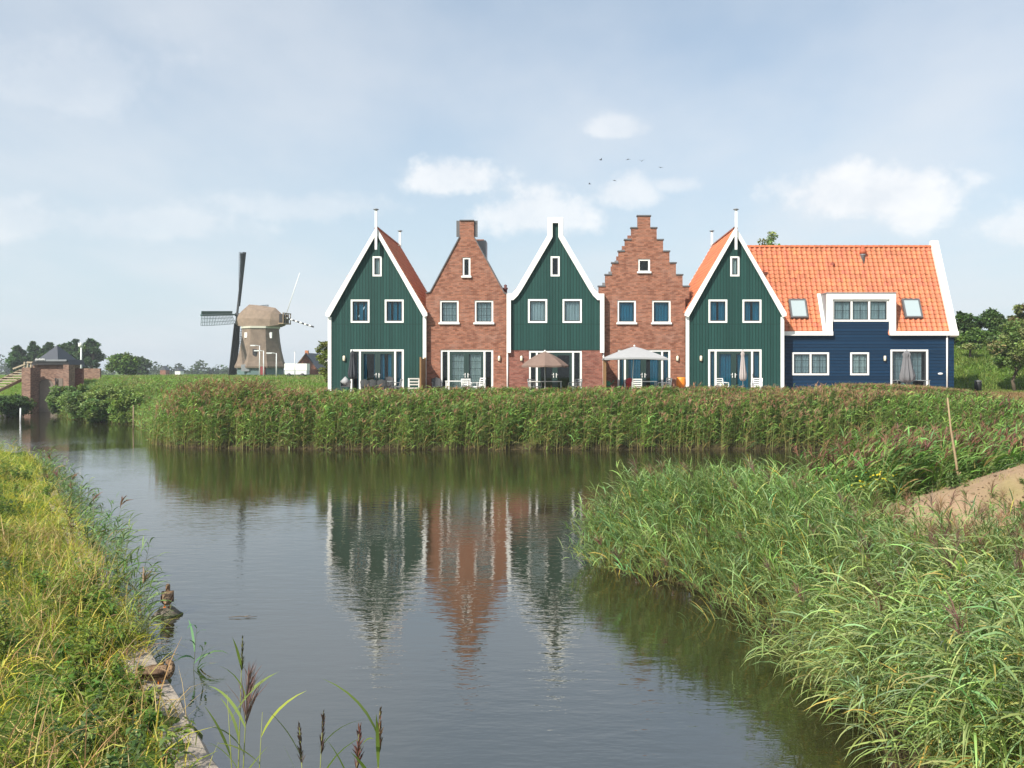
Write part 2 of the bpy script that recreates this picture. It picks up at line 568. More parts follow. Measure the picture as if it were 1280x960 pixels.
def ribbons(P, az, L, W, e0, droop, roll, nseg, prof):
    """N curved blades; returns (N*(nseg+1)*2, 3) points and quads"""
    N = len(P)
    t = (np.arange(nseg) + 0.5) / nseg
    ang = e0[:, None] - droop[:, None] * t[None, :]
    st = (L / nseg)[:, None]
    hx = np.concatenate([np.zeros((N, 1)), np.cumsum(np.cos(ang) * st, 1)], 1)
    hz = np.concatenate([np.zeros((N, 1)), np.cumsum(np.sin(ang) * st, 1)], 1)
    ca, sa = np.cos(az)[:, None], np.sin(az)[:, None]
    cx = P[:, 0:1] + hx * ca
    cy = P[:, 1:2] + hx * sa
    cz = P[:, 2:3] + hz
    cr, sr = np.cos(roll)[:, None], np.sin(roll)[:, None]
    am = np.concatenate([ang, ang[:, -1:]], 1)
    sx = -sa * cr - ca * np.sin(am) * sr
    sy = ca * cr - sa * np.sin(am) * sr
    sz = np.cos(am) * sr
    wd_ = W[:, None] * np.asarray(prof)[None, :] * 0.5
    A = np.stack([cx - sx * wd_, cy - sy * wd_, cz - sz * wd_], -1)
    B = np.stack([cx + sx * wd_, cy + sy * wd_, cz + sz * wd_], -1)
    V = np.stack([A, B], 2).reshape(-1, 3)
    base_ = (np.arange(N) * (nseg + 1) * 2)[:, None]
    k = (np.arange(nseg) * 2)[None, :]
    q = base_ + k
    Q = np.stack([q, q + 1, q + 3, q + 2], -1).reshape(-1, 4)
    return V, Q


class NP:
    def __init__(s):
        s.V, s.Q, s.C, s.n = [], [], [], 0

    def add(s, V, Q, C):
        s.V.append(V)
        s.Q.append(Q + s.n)
        s.C.append(C)
        s.n += len(V)

    def build(s, name, mat, parent=None):
        return mesh_np(name, np.concatenate(s.V), np.concatenate(s.Q), np.concatenate(s.C), mat, parent)


def X(px, Y): return (px - VPX) / F_PX * Y
def Z(py, Y): return CAMZ + (VPY - py) / F_PX * Y


# ------------------------------------------------------------------ land form
def sstep(a, b, v):
    t_ = np.clip((v - a) / (b - a), 0, 1)
    return t_ * t_ * (3 - 2 * t_)


def quay_x(y): return 2.19 - 0.62 * y - 6.0 * sstep(36, 54, y) * sstep(80, 62, y)


POND = np.array([(-1.84, 6.5), (3.0, 6.0), (3.35, 9.2), (3.75, 11.3), (3.85, 13.6), (2.85, 16.3), (1.15, 19.0), (1.45, 20.4), (4, 22.3), (8, 24.5),
                 (14, 27), (18, 31), (19, 37), (17, 43), (13, 46), (5, 46), (-5, 46), (-14, 46.2), (-19.0, 47.0), (-21.5, 49.5), (-25, 57),
                 (-30.5, 67.0), (-38, 73.5), (-43, 80), (-46.3, 87)] + [(float(quay_x(q)), q) for q in np.linspace(87, 8.5, 32)], float)


def pond_d(x, y):
    """distance from the shore, positive on land"""
    x, y = np.asarray(x, float), np.asarray(y, float)
    n = len(POND)
    dmin = np.full(x.shape, 1e9)
    inside = np.zeros(x.shape, bool)
    for i in range(n):
        ax, ay = POND[i]
        bx, by = POND[(i + 1) % n]
        ex, ey = bx - ax, by - ay
        tt = np.clip(((x - ax) * ex + (y - ay) * ey) / (ex * ex + ey * ey), 0, 1)
        dmin = np.minimum(dmin, np.hypot(x - ax - tt * ex, y - ay - tt * ey))
        cross = ((ay > y) != (by > y))
        with np.errstate(divide='ignore', invalid='ignore'):
            xi = (bx - ax) * (y - ay) / (by - ay + 1e-12) + ax
        inside ^= cross & (x < xi)
    return np.where(inside, -dmin, dmin)


def mound(x, y):
    return np.exp(-((x - 12.5) / 6.4) ** 2 - ((y - 18.0) / 2.6) ** 2)


def left_side(x, y):
    return sstep(0.4, -0.4, x - quay_x(y)) * sstep(92, 86, y)


def land_z(x, y):
    d = pond_d(x, y)
    near = 0.22 + 2.45 * mound(x, y)
    far = 2.6 + 0.40 * sstep(52, 110, y) * sstep(-8, -22, x) - 0.55 * sstep(16, 24, x) * sstep(62, 40, y)
    far = far - 1.8 * sstep(170, 300, y)
    far = far + 3.0 * sstep(63, 77, y + 0.10 * x) * sstep(8, 24, x) * sstep(240, 120, y)
    k = sstep(31, 44, y + 0.25 * np.maximum(x - 14, 0))
    L = near + (far - near) * k
    ls = left_side(x, y)
    qd = quay_x(y) - x
    L = L * (1 - ls) + ls * (0.28 + 0.8 * sstep(0.3, 5.5, qd) + 0.7 * sstep(8, 30, qd))
    land = np.minimum(L, np.where(ls > 0.5, 0.25 + 5 * d, 0.02 + 0.62 * d))
    z = np.where(d > 0, land, np.maximum(-0.9, 0.8 * d))
    return z


def axis_pts(lo, hi, fine, far_lo, far_hi):
    a = list(np.arange(lo, hi + 1e-6, fine))
    st = fine
    p = hi
    while p < far_hi:
        st *= 1.22
        p = min(p + st, far_hi)
        a.append(p)
    st = fine
    p = lo
    pre = []
    while p > far_lo:
        st *= 1.22
        p = max(p - st, far_lo)
        pre.append(p)
    return np.array(pre[::-1] + a)


gx = axis_pts(-58, 34, 0.36, -1400, 1400)
gy = axis_pts(2, 96, 0.36, -150, 1500)
GX, GY = np.meshgrid(gx, gy)
fxx, fyy = GX.ravel(), GY.ravel()
GZ = land_z(fxx, fyy)
d = pond_d(fxx, fyy)
near_area = (np.abs(fxx) < 70) & (fyy < 120)
GZ = GZ + np.where(near_area & (d > 0.5), RNG.normal(0, 0.02, len(GZ)), 0)
# zones: pasture, mown lawn, dry field, bare soil, mud
GRASSC = np.array((0.095, 0.155, 0.026))
colr = np.tile(GRASSC, (len(GZ), 1))


def zone(mask, c):
    global colr
    mk = np.clip(mask, 0, 1)[:, None]
    colr = colr * (1 - mk) + np.array(c)[None, :] * mk


zone(sstep(16, 21, fxx + 0.2 * (fyy - 40)) * sstep(33, 38, fyy) * sstep(57, 54, fyy), (0.235, 0.155, 0.075))       # dry field
zone(sstep(18, 22, fxx) * sstep(54.5, 56, fyy) * sstep(65, 62, fyy), (0.13, 0.165, 0.035))                          # lawn
zone(sstep(0.28, 0.42, mound(fxx, fyy)), (0.29, 0.205, 0.130))
zone(sstep(0.28, 0.42, mound(fxx, fyy)) * sstep(0.25, 0.8, np.sin(fxx * 1.9 + np.sin(fyy * 2.3)) * np.sin(fyy * 2.7 + fxx)) * 0.5, (0.21, 0.20, 0.07))                                                        # bare soil
zone(sstep(1.2, 0.1, d) * (1 - left_side(fxx, fyy)), (0.06, 0.045, 0.025))                                           # mud at the edge
zone(sstep(-14.5, -13.5, fxx) * sstep(23.6, 23.2, fxx) * sstep(49.2, 50, fyy) * sstep(64, 62, fyy), (0.30, 0.22, 0.18))
nx_, ny_ = len(gx), len(gy)
ii = (np.arange(ny_ - 1)[:, None] * nx_ + np.arange(nx_ - 1)[None, :]).ravel()
Qg = np.stack([ii, ii + 1, ii + nx_ + 1, ii + nx_], -1)
g = mesh_np('ground', np.stack([fxx, fyy, GZ], -1), Qg, colr, M_LAND)
g.data.polygons.foreach_set('use_smooth', np.ones(len(Qg), bool))
tag(g, 'grassy banks and polder ground around the pond', 'ground', kind='structure')

mb = MB()
mb.add([(-62, 1.5, 0), (26, 1.5, 0), (26, 92, 0), (-62, 92, 0)], [(0, 1, 2, 3)])
tag(mb.build('water', M_WATER), 'calm dark pond water reflecting the houses', 'water', kind='structure')

# paved terrace before the houses
YF = 53.0
GZ0 = 2.62
mb = MB()
mb.box(X(404, 50.2), 22.9, 50.2, 64.0, 2.1, GZ0)
tag(mb.build('terrace', M_PAVING), 'pinkish paved terrace along the row of houses', 'terrace', kind='structure')

# ------------------------------------------------------------------ houses
K = YF / F_PX


def lx(px, cx): return (px - cx) * K
def lz(py): return CAMZ + (VPY - py) * K - GZ0


def curtain(parent, x0, x1, z0, z1, y, mat, name='curtain', gaps=()):
    n = max(8, int((x1 - x0) / 0.035))
    vs, fs = [], []
    for i in range(n + 1):
        x = x0 + (x1 - x0) * i / n
        yy = y + 0.035 * math.sin(i * 1.35) + 0.02 * math.sin(i * 0.53 + x * 3)
        vs += [(x, yy, z0), (x, yy, z1)]
    for i in range(n):
        f_ = i / n
        if any(a <= f_ < b_ for a, b_ in gaps): continue
        fs.append((2 * i, 2 * i + 2, 2 * i + 3, 2 * i + 1))
    MB().add(vs, fs, True).build(name, mat, parent, fixn=False)


def frame_boxes(mb, x0, x1, z0, z1, w_, y0, y1, sill=True):
    mb.box(x0, x0 + w_, y0, y1, z0, z1)
    mb.box(x1 - w_, x1, y0, y1, z0, z1)
    mb.box(x0 + w_, x1 - w_, y0, y1, z1 - w_, z1)
    if sill: mb.box(x0 + w_, x1 - w_, y0, y1, z0, z0 + w_)


def window(parent, x0, x1, z0, z1, yf, fw=0.10, cols=1, muntin=None, sash=None, cur=None, sill=False, gaps=()):
    """white frame with dark sashes, glass and curtain"""
    sash = sash or M_DARKSASH
    mb = MB()
    frame_boxes(mb, x0, x1, z0, z1, fw, yf, yf + 0.10)
    cw = (x1 - x0 - 2 * fw) / cols
    for c in range(1, cols):
        xm = x0 + fw + cw * c
        mb.box(xm - fw / 2, xm + fw / 2, yf, yf + 0.10, z0 + fw, z1 - fw)
    fr_ = mb.build('window', M_WHITE, parent)
    for c in range(cols):
        a = x0 + fw + cw * c + (fw / 2 if c else 0)
        b_ = x0 + fw + cw * (c + 1) - (fw / 2 if c < cols - 1 else 0)
        sb = MB()
        frame_boxes(sb, a + 0.003, b_ - 0.003, z0 + fw + 0.003, z1 - fw - 0.003, 0.045, yf + 0.05, yf + 0.085)
        if muntin:
            for i in range(1, muntin[0]):
                xm = a + (b_ - a) * i / muntin[0]
                sb.box(xm - 0.012, xm + 0.012, yf + 0.055, yf + 0.08, z0 + fw + 0.05, z1 - fw - 0.05)
            for i in range(1, muntin[1]):
                zm = z0 + fw + (z1 - z0 - 2 * fw) * i / muntin[1]
                sb.box(a + 0.05, b_ - 0.05, yf + 0.053, yf + 0.082, zm - 0.012, zm + 0.012)
        sb.build('sash', sash, fr_)
        MB().box(a + 0.02, b_ - 0.02, yf + 0.087, yf + 0.092, z0 + fw + 0.02, z1 - fw - 0.02).build('pane', M_GLASS, fr_)
    if cur:
        curtain(fr_, x0 + 0.05, x1 - 0.05, z0 + 0.03, z1 - 0.03, yf + 0.19, cur, gaps=gaps)
    if sill:
        MB().box(x0 - 0.06, x1 + 0.06, yf - 0.16, yf - 0.003, z0 - 0.05, z0 + 0.05).build('sill', M_WHITE, fr_)
    return fr_


def patio(parent, x0, x1, z1, m1, m2, yf, leaf=None, cur=None, muntin=None, gaps=()):
    leaf = leaf or M_SASH
    fw = 0.11
    mb = MB()
    frame_boxes(mb, x0, x1, 0.05, z1, fw, yf, yf + 0.12, sill=False)
    for m_ in (m1, m2):
        mb.box(m_ - 0.055, m_ + 0.055, yf, yf + 0.12, 0.05, z1 - fw)
    fr_ = mb.build('patio_door', M_WHITE, parent)
    zt = z1 - fw
    for a, b_ in ((x0 + fw, m1 - 0.055), (m2 + 0.055, x1 - fw)):
        sb = MB()
        frame_boxes(sb, a + 0.003, b_ - 0.003, 0.06, zt - 0.003, 0.05, yf + 0.05, yf + 0.09)
        s_ = sb.build('side_light', leaf, fr_)
        MB().box(a + 0.02, b_ - 0.02, yf + 0.092, yf + 0.097, 0.08, zt - 0.02).build('pane', M_GLASS, fr_)
    mid = (m1 + m2) / 2
    for a, b_ in ((m1 + 0.058, mid - 0.003), (mid + 0.003, m2 - 0.058)):
        sb = MB()
        frame_boxes(sb, a, b_, 0.06, zt - 0.003, 0.15, yf + 0.03, yf + 0.09)
        if muntin:
            for i in range(1, muntin[0]):
                xm = a + 0.15 + (b_ - a - 0.3) * i / muntin[0]
                sb.box(xm - 0.012, xm + 0.012, yf + 0.06, yf + 0.085, 0.21, zt - 0.16)
            for i in range(1, muntin[1]):
                zm = 0.2 + (zt - 0.35) * i / muntin[1]
                sb.box(a + 0.15, b_ - 0.15, yf + 0.058, yf + 0.087, zm - 0.012, zm + 0.012)
        sb.build('door_leaf', leaf, fr_)
        MB().box(a + 0.1, b_ - 0.1, yf + 0.092, yf + 0.097, 0.15, zt - 0.1).build('pane', M_GLASS, fr_)
    for sgn in (-1, 1):
        hb = MB()
        xh = mid + sgn * 0.08
        hb.box(xh - 0.02, xh + 0.02, yf + 0.015, yf + 0.027, 0.92, 1.18)
        hb.tube([(xh, yf - 0.02, 1.08), (xh + sgn * 0.10, yf - 0.02, 1.08)], 0.012, 6)
        hb.build('handle', M_WHITE, fr_)
    if cur:
        curtain(fr_, x0 + 0.05, x1 - 0.05, 0.06, z1 - 0.03, yf + 0.20, cur, gaps=gaps)
    return fr_


def wall_lamp(parent, x, z, y=-0.0):
    mb = MB().box(x - 0.075, x + 0.075, y - 0.03, y - 0.003, z - 0.17, z + 0.17)
    f_ = mb.build('wall_lamp', M_DARKSASH, parent)
    MB().lathe([(0.03, -0.155), (0.068, -0.12), (0.075, 0), (0.068, 0.12), (0.03, 0.155)], (x, y - 0.085, z), 12).build('lamp_glass', M_LAMP, f_)


def tile_sheet(name, parent, O, U, V_, wdt, lng, pu=0.30, pv=0.29, dark=0.0, seed=1, cut=None):
    """pantiles: rolls across, steps up the slope. O eave corner, U along the eave, V_ up the slope"""
    O, U, V_ = np.array(O, float), np.array(U, float), np.array(V_, float)
    Nn = np.cross(U, V_)
    Nn = Nn / np.linalg.norm(Nn)
    if Nn[2] < 0: Nn = -Nn
    nc = max(1, round(wdt / pu))
    nr = max(1, round(lng / pv))
    pu, pv = wdt / nc, lng / nr
    ph = np.linspace(0, 1, 8)
    roll = 0.062 * np.sin(2 * PI * ph - 0.6) * np.where(np.sin(2 * PI * ph - 0.6) > 0, 1.0, 0.55)
    rg = np.random.default_rng(seed)
    Vl, Ql, Cl = [], [], []
    o_ = 0
    for r in range(nr):
        for c in range(nc):
            if cut and cut((c + 0.5) * pu, (r + 0.5) * pv): continue
            uu = (c + ph) * pu
            j = rg.normal(0, 0.004)
            lo = O + uu[:, None] * U + (r * pv) * V_ + (roll + 0.046 + j)[:, None] * Nn
            hi_ = O + uu[:, None] * U + ((r + 1) * pv) * V_ + (roll + 0.010 + j)[:, None] * Nn
            sk = O + uu[:, None] * U + (r * pv) * V_ + (roll + 0.0 + j)[:, None] * Nn
            Vl += [sk, lo, lo, hi_]
            k = np.arange(7)
            Ql.append(np.stack([o_ + k, o_ + k + 1, o_ + 8 + k + 1, o_ + 8 + k], -1))
            Ql.append(np.stack([o_ + 16 + k, o_ + 16 + k + 1, o_ + 24 + k + 1, o_ + 24 + k], -1))
            o_ += 32
            tone = 1.0 + rg.normal(0, 0.075)
            red = rg.normal(0, 0.022)
            cc_ = np.array((0.48, 0.158 + red * 0.45, 0.074)) * tone * (1 - dark)
            Cl.append(np.tile(np.clip(cc_, 0.01, 0.9), (32, 1)))
    ob = mesh_np(name, np.concatenate(Vl), np.concatenate(Ql), np.concatenate(Cl), M_TILE, parent)
    ob.data.polygons.foreach_set('use_smooth', np.ones(len(ob.data.polygons), bool))
    return ob


def ridge_tiles(parent, p0, p1, r=0.13, step=0.36):
    p0, p1 = Vector(p0), Vector(p1)
    n = max(1, round((p1 - p0).length / step))
    V_, Q_, C_ = [], [], []
    dirv = (p1 - p0).normalized()
    side = Vector((-dirv.y, dirv.x, 0)).normalized()
    o_ = 0
    for i in range(n):
        a = p0.lerp(p1, i / n)
        b_ = p0.lerp(p1, (i + 1) / n)
        tone = 1 + random.gauss(0, 0.1)
        for q, rr in ((a, r * 1.12), (b_, r)):
            for k in range(7):
                an = PI * (k / 6) * 1.1 - 0.05 * PI
                pt = q + side * (math.cos(an) * rr) + Vector((0, 0, math.sin(an) * rr * 0.9))
                V_.append(tuple(pt))
                C_.append((0.46 * tone, 0.13 * tone, 0.05 * tone))
        for k in range(6):
            Q_.append((o_ + k, o_ + k + 1, o_ + 7 + k + 1, o_ + 7 + k))
        o_ += 14
    return mesh_np('ridge', V_, np.array(Q_), C_, M_TILE, parent)


DEPTH = 7.6


def body(parent, poly, holes, mat, half, eave, depth=DEPTH, name='wall'):
    """front sheet with openings, side walls, rear gable"""
    mb = MB()
    mb.sheet(poly, holes, 0.0, 0.16)
    n = len(poly)
    vs = [(p[0], 0.0, p[1]) for p in poly] + [(p[0], 0.28, p[1]) for p in poly]
    mb.add(vs, [(i, (i + 1) % n, n + (i + 1) % n, n + i) for i in range(n)])     # the gable's thickness
    mb.add([(-half, 0.28, 0), (-half, depth, 0), (-half, depth, eave), (-half, 0.28, eave)], [(0, 1, 2, 3)])
    mb.add([(half, 0.28, 0), (half, depth, 0), (half, depth, eave), (half, 0.28, eave)], [(0, 1, 2, 3)])
    tris = tessellate_polygon([[Vector((p[0], p[1], 0)) for p in poly]])
    mb.add([(p[0], depth, p[1]) for p in poly], [tuple(q) for q in tris])
    o_ = mb.build(name, mat, parent, fixn=False)
    # inner partition and floor keep the rooms dark
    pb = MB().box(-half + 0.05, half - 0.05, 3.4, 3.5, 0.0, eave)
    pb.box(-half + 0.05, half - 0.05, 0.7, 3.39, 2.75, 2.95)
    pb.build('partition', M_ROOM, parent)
    return o_


def slope_roof(parent, half, eave, apex, y0, y1, pu=0.30, over=0.0, dark=0.0, seed=1, name='roof'):
    L_ = math.hypot(half, apex - eave)
    tile_sheet(name, parent, (half, y0, eave), (0, 1, 0), (-half / L_, 0, (apex - eave) / L_), y1 - y0, L_, pu, 0.29, dark, seed)
    tile_sheet(name, parent, (-half, y0, eave), (0, 1, 0), (half / L_, 0, (apex - eave) / L_), y1 - y0, L_, pu, 0.29, dark, seed + 1)
    ridge_tiles(parent, (0, y0, apex + 0.02), (0, y1, apex + 0.02))


def finial(parent, y, z0, z1, wdt=0.13):
    mb = MB()
    mb.box(-wdt / 2, wdt / 2, y - 0.06, y + 0.06, z0, z1)
    f_ = mb.build('finial', M_WHITE, parent)
    MB().lathe([(0.05, 0.003), (0.16, 0.05), (0.16, 0.08), (0.03, 0.13)], (0, y, z1), 12).build('finial_cap', M_LEAD, f_)


def wins(specs, cx):
    return [(lx(a, cx), lx(b_, cx), lz(d_), lz(c_)) for a, b_, c_, d_ in specs]


def timber_house(name, label, cx, cur_up, cur_gable, cur_door, leaf, lamp_px, seed, mullions, dark=0.0, gaps=((0.2, 0.5),), muntin=None):
    root = thing(name, label, 'house', (X(cx, YF), YF, GZ0), 0, 'gabled houses in the row')
    half = 61.5 * K - 0.04
    eave = lz(392)
    apex = lz(289)
    poly = [(-half, 0), (half, 0), (half, eave), (0, apex), (-half, eave)]
    wp = wins([(cx - 33, cx - 9.5, 374.5, 403.5), (cx + 9.5, cx + 33.2, 374.5, 403.5)], cx)
    gp = wins([(cx - 5.7, cx + 5.7, 320.5, 345.5)], cx)
    dz1 = lz(436.8)
    dx0, dx1 = lx(cx - 33.3, cx), lx(cx + 33.3, cx)
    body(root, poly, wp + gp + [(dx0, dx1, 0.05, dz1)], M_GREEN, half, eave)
    MB().box(-half + 0.02, half - 0.02, -0.03, -0.004, 0.0, 0.04).build('plinth', M_CONC, root)
    for q, cu in zip(wp, cur_up): window(root, *q, -0.03, 0.10, muntin=muntin, cur=cu, gaps=gaps)
    window(root, *gp[0], -0.03, 0.10, cur=cur_gable)
    patio(root, dx0, dx1, dz1, lx(mullions[0], cx), lx(mullions[1], cx), -0.03, leaf, cur_door, gaps=gaps)
    wall_lamp(root, lx(lamp_px, cx), lz(448))
    # white bargeboards, standing proud of the boards
    t_ = 0.27
    dn = math.hypot(half, apex - eave)
    tx, tz = (apex - eave) / dn, half / dn
    for sgn in (-1, 1):
        ho = half + 0.10
        ap = apex + 0.22
        ev = eave + 0.05
        poly2 = [(0, ap), (sgn * ho * 0.5, ev + (ap - ev) * 0.497), (sgn * (ho + 0.02), ev - 0.02), (sgn * (ho + 0.02), ev - 0.20), (sgn * (half - 0.10), ev - 0.26), (sgn * half * 0.48, ev + (ap - ev) * 0.515 - 0.36), (0, ap - 0.41)]
        MB().prism(poly2, -0.27, -0.20).build('bargeboard', M_WHITE, root)
        MB().prism([(0, ap - 0.09), (sgn * (ho + 0.01), ev - 0.10), (sgn * (ho + 0.01), ev - 0.16), (0, ap - 0.17)], -0.199, 0.03).build('soffit', M_WHITE, root)
        MB().box(sgn * (half - 0.16), sgn * (half + 0.035), -0.06, 0.02, 0.0, ev - 0.24).build('corner_board', M_WHITE, root)
        MB().prism([(0, ap + 0.02), (sgn * (ho + 0.03), ev + 0.0), (sgn * (ho + 0.03), ev - 0.09), (0, ap - 0.09)], DEPTH - 0.02, DEPTH + 0.1).build('bargeboard', M_WHITE, root)
    slope_roof(root, half + 0.06, eave + 0.02, apex + 0.10, -0.18, DEPTH - 0.03, 0.30, dark=dark, seed=seed)
    finial(root, -0.345, lz(313), lz(264.5))
    finial(root, DEPTH + 0.17, apex - 0.5, apex + 1.12)
    return root, half


H1 = timber_house('timber_house', 'green plank house with red-brown roof flank, charcoal folded parasol and rattan chairs on its terrace', 471.5,
                  (M_CURT_B, M_CURT_B), M_CURT_W, M_CURT_B, M_SASH, 430.4, 3, (450, 494), dark=-0.15, gaps=((0.0, 0.10), (0.28, 0.42), (0.62, 0.70)))
H5 = timber_house('timber_house', 'green plank house with bright orange roof flank, joined to the blue wing', 918.5,
                  (M_CURT_B, M_CURT_B), M_CURT_W, M_CURT_B, M_SASH, 876, 5, (894.4, 940), gaps=((0.42, 0.55),))


def brick_house(cx, label, outline, win_specs, cur, leaf, muntin, door_cur, mullions, lamp_px, gable, door_gaps, brick):
    root = thing('brick_house', label, 'house', (X(cx, YF), YF + 0.25, GZ0), 0, 'gabled houses in the row')
    poly = [(lx(a, cx), lz(b_)) for a, b_ in outline]
    half = max(p[0] for p in poly)
    eave = poly[1][1] if False else lz(372)
    wp = wins(win_specs, cx)
    gp = wins([gable], cx)
    dx0, dx1, dz1 = lx(cx - 33.2, cx), lx(cx + 33.2, cx), lz(437)
    hf = min(half, 50.6 * K)
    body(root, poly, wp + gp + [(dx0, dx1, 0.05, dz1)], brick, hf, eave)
    for q in wp: window(root, *q, 0.045, 0.10, muntin=muntin, cur=cur, sill=True, gaps=())
    window(root, *gp[0], 0.045, 0.10, sill=True)
    patio(root, dx0, dx1, dz1, lx(mullions[0], cx), lx(mullions[1], cx), 0.045, leaf, door_cur, muntin=muntin and (3, 5), gaps=door_gaps)
    wall_lamp(root, lx(lamp_px, cx), lz(448))
    return root, poly, hf, eave


# house 2: plain brick gable with a chimney-like neck
cx2 = 583.0
out2 = [(531.5, 492.0), (634, 492.0), (634, 367), (630, 366), (592, 295.5), (592, 275), (574, 275), (574, 295.5), (537, 365), (531.5, 366)]
H2, poly2, hf2, ev2 = brick_house(cx2, 'red brick house with a plain neck gable, between the two green houses on the left', [(a, b_ if b_ < 490 else VPY + (CAMZ - GZ0) / K) for a, b_ in out2],
                                  [(549, 572.7, 375, 404), (592.7, 616.2, 375, 404)], M_CURT_G, M_SASH, (3, 3), M_CURT_W, (560, 605), 623.7, (577.5, 587.5, 321, 345.5),
                                  ((0.0, 0.2), (0.45, 0.55), (0.82, 1.0)), M_BRICK)
mb = MB()
for i in range(2, len(poly2) - 1):
    a, b_ = poly2[i], poly2[i + 1]
    mb.bar((a[0], 0.13, a[1] + 0.02), (b_[0], 0.13, b_[1] + 0.02), 0.40, 0.055)
mb.build('coping', M_COPING, H2)
slope_roof(H2, hf2, ev2, lz(292), 0.30, DEPTH, 0.30, dark=0.4, seed=11)
mb = MB().box(lx(592.5, cx2), lx(605, cx2), 1.2, 2.4, lz(330), lz(296))
mb.build('roof_vent_box', M_LEAD, H2)
mb = MB()
xc_, zc_ = lx(630.8, cx2), lz(366)
mb.lathe([(0.10, -0.5), (0.10, 0.25), (0.14, 0.27), (0.14, 0.35), (0.07, 0.40), (0.10, 0.50), (0.02, 0.56)], (xc_, 0.6, zc_), 12)
mb.build('vent_pipe', plain('dark_red_pipe', (0.09, 0.025, 0.025), 0.6, 0.1), H2)

# house 3: green neck gable over a brick ground floor
cx3 = 694.3
half3 = 60.0 * K
g3 = lz(437.5)
H3 = thing('timber_house', 'green house with a white-edged neck gable over a brick ground floor, taupe parasol in front', 'house', (X(cx3, YF), YF, GZ0), 0, 'gabled houses in the row')
c3 = lambda a, b_: (lx(a, cx3), lz(b_))
polyT = [(-half3, g3), (half3, g3), (half3, lz(371)), c3(749, 372), c3(744, 368), c3(736, 357), c3(703, 297), c3(702.5, 275), c3(686, 275), c3(685.5, 297), c3(652.5, 357), c3(644.5, 368), c3(639.5, 372), (-half3, lz(371))]
wp3 = wins([(660, 684, 374, 403.6), (703.2, 727.2, 374, 403.6)], cx3)
gp3 = wins([(688.3, 699.6, 320.5, 345.5)], cx3)
body(H3, polyT, wp3 + gp3, M_GREEN, half3, lz(372))
dx0, dx1, dz1 = lx(661, cx3), lx(727.3, cx3), lz(438.3)
mbw = MB()
for a, b_ in ((-half3 + 0.02, dx0), (dx1, half3 - 0.02)):
    mbw.box(a, b_, 0.03, 0.30, 0.0, g3 - 0.003)
mbw.box(dx0, dx1, 0.03, 0.30, 0.0, 0.045)
mbw.box(-half3 + 0.02, -half3 + 0.3, 0.301, DEPTH, 0, g3 - 0.003)
mbw.box(half3 - 0.3, half3 - 0.02, 0.301, DEPTH, 0, g3 - 0.003)
mbw.build('brick_ground_floor', M_BRICK2, H3)
for q in wp3: window(H3, *q, -0.03, 0.10, cur=M_CURT_G)
window(H3, *gp3[0], -0.03, 0.10)
patio(H3, dx0, dx1, dz1, lx(671, cx3), lx(716.3, cx3), 0.06, M_SASH, None)
wall_lamp(H3, lx(651.8, cx3), lz(448), 0.03)
ctr = [c3(749.5, 369), c3(741.5, 362), c3(702.8, 296.5), c3(702.8, 273.5)]
for sgn in (-1, 1):
    # outer and inner line of the white edging, mirrored
    outer = [(60.8, 368), (54.2, 368), (48.5, 361.5), (44.8, 355), (9.3, 294.5), (9.3, 273)]
    inner = [(0.0, 273), (0.0, 279.3), (3.6, 279.3), (3.6, 296.5), (4.8, 299), (41.3, 361.4), (47.0, 370), (52.5, 375.4), (55.6, 375.4), (55.6, 441), (60.8, 441)]
    pl = [(sgn * a * K, lz(b_)) for a, b_ in outer + inner]
    MB().prism(pl, -0.20, -0.12).build('bargeboard', M_WHITE, H3)
    # returns behind the edging
    cap = [(60.8, 367.3), (54.2, 367.3), (48.5, 360.8), (44.8, 354.3), (9.6, 294), (9.6, 272.4), (0, 272.4), (0, 274), (7.8, 274), (7.8, 295), (43.6, 356), (47.5, 363), (53.5, 369.5), (60.8, 369.5)]
    MB().prism([(sgn * a * K, lz(b_)) for a, b_ in cap], -0.119, 0.22).build('gable_capping', M_WHITE, H3)
    MB().tube([(sgn * (half3 + 0.0), -0.02, lz(441.5)), (sgn * (half3 + 0.0), -0.02, 0.02)], 0.045, 8).build('downpipe', M_WHITE, H3)
slope_roof(H3, half3 - 0.1, lz(374), lz(297), 0.30, DEPTH, 0.30, dark=0.35, seed=21)

# house 4: stepped brick gable
cx4 = 805.5
gpx = VPY + (CAMZ - GZ0) / K
steps = [(8, 269.5), (16, 284.6), (24, 299.5), (32, 314), (40.2, 328.6), (48.5, 343.5), (57, 358)]
outR = [(cx4 + 51.5, gpx), (cx4 + 51.5, 376), (cx4 + 57, 376)]
pts = []
for i in range(len(steps) - 1, -1, -1):
    hw, yy = steps[i]
    pts.append((cx4 + hw, yy))
    if i > 0: pts.append((cx4 + steps[i - 1][0], yy))
right = [(cx4 + 51.8, gpx), (cx4 + 51.8, 373), (cx4 + 57, 373)] + pts
left = [(2 * cx4 - a, b_) for a, b_ in right][::-1]
out4 = [left[-1]] + right + left[:-1]
H4, poly4, hf4, ev4 = brick_house(cx4, 'red brick house with a stepped gable, pale open parasol in front', out4,
                                  [(772, 795.4, 375, 404), (815.6, 839, 375, 404)], M_CURT_B, M_SASH, None, M_CURT_B, (781.7, 828.4), 847.4, (798, 813.2, 323, 340),
                                  ((0.12, 0.2), (0.45, 0.62)), M_BRICK)
for i, (hw, yy) in enumerate(steps):
    z_ = lz(yy)
    prev = steps[i - 1][0] * K if i else 0
    if i == 0:
        MB().box(-hw * K - 0.05, hw * K + 0.05, -0.05, 0.33, z_ + 0.003, z_ + 0.075).build('coping', M_COPING, H4)
        continue
    for sgn in (-1, 1):
        MB().box(sgn * (prev + 0.004), sgn * (hw * K + 0.05), -0.05, 0.33, z_ + 0.003, z_ + 0.075).build('coping', M_COPING, H4)
mb = MB()
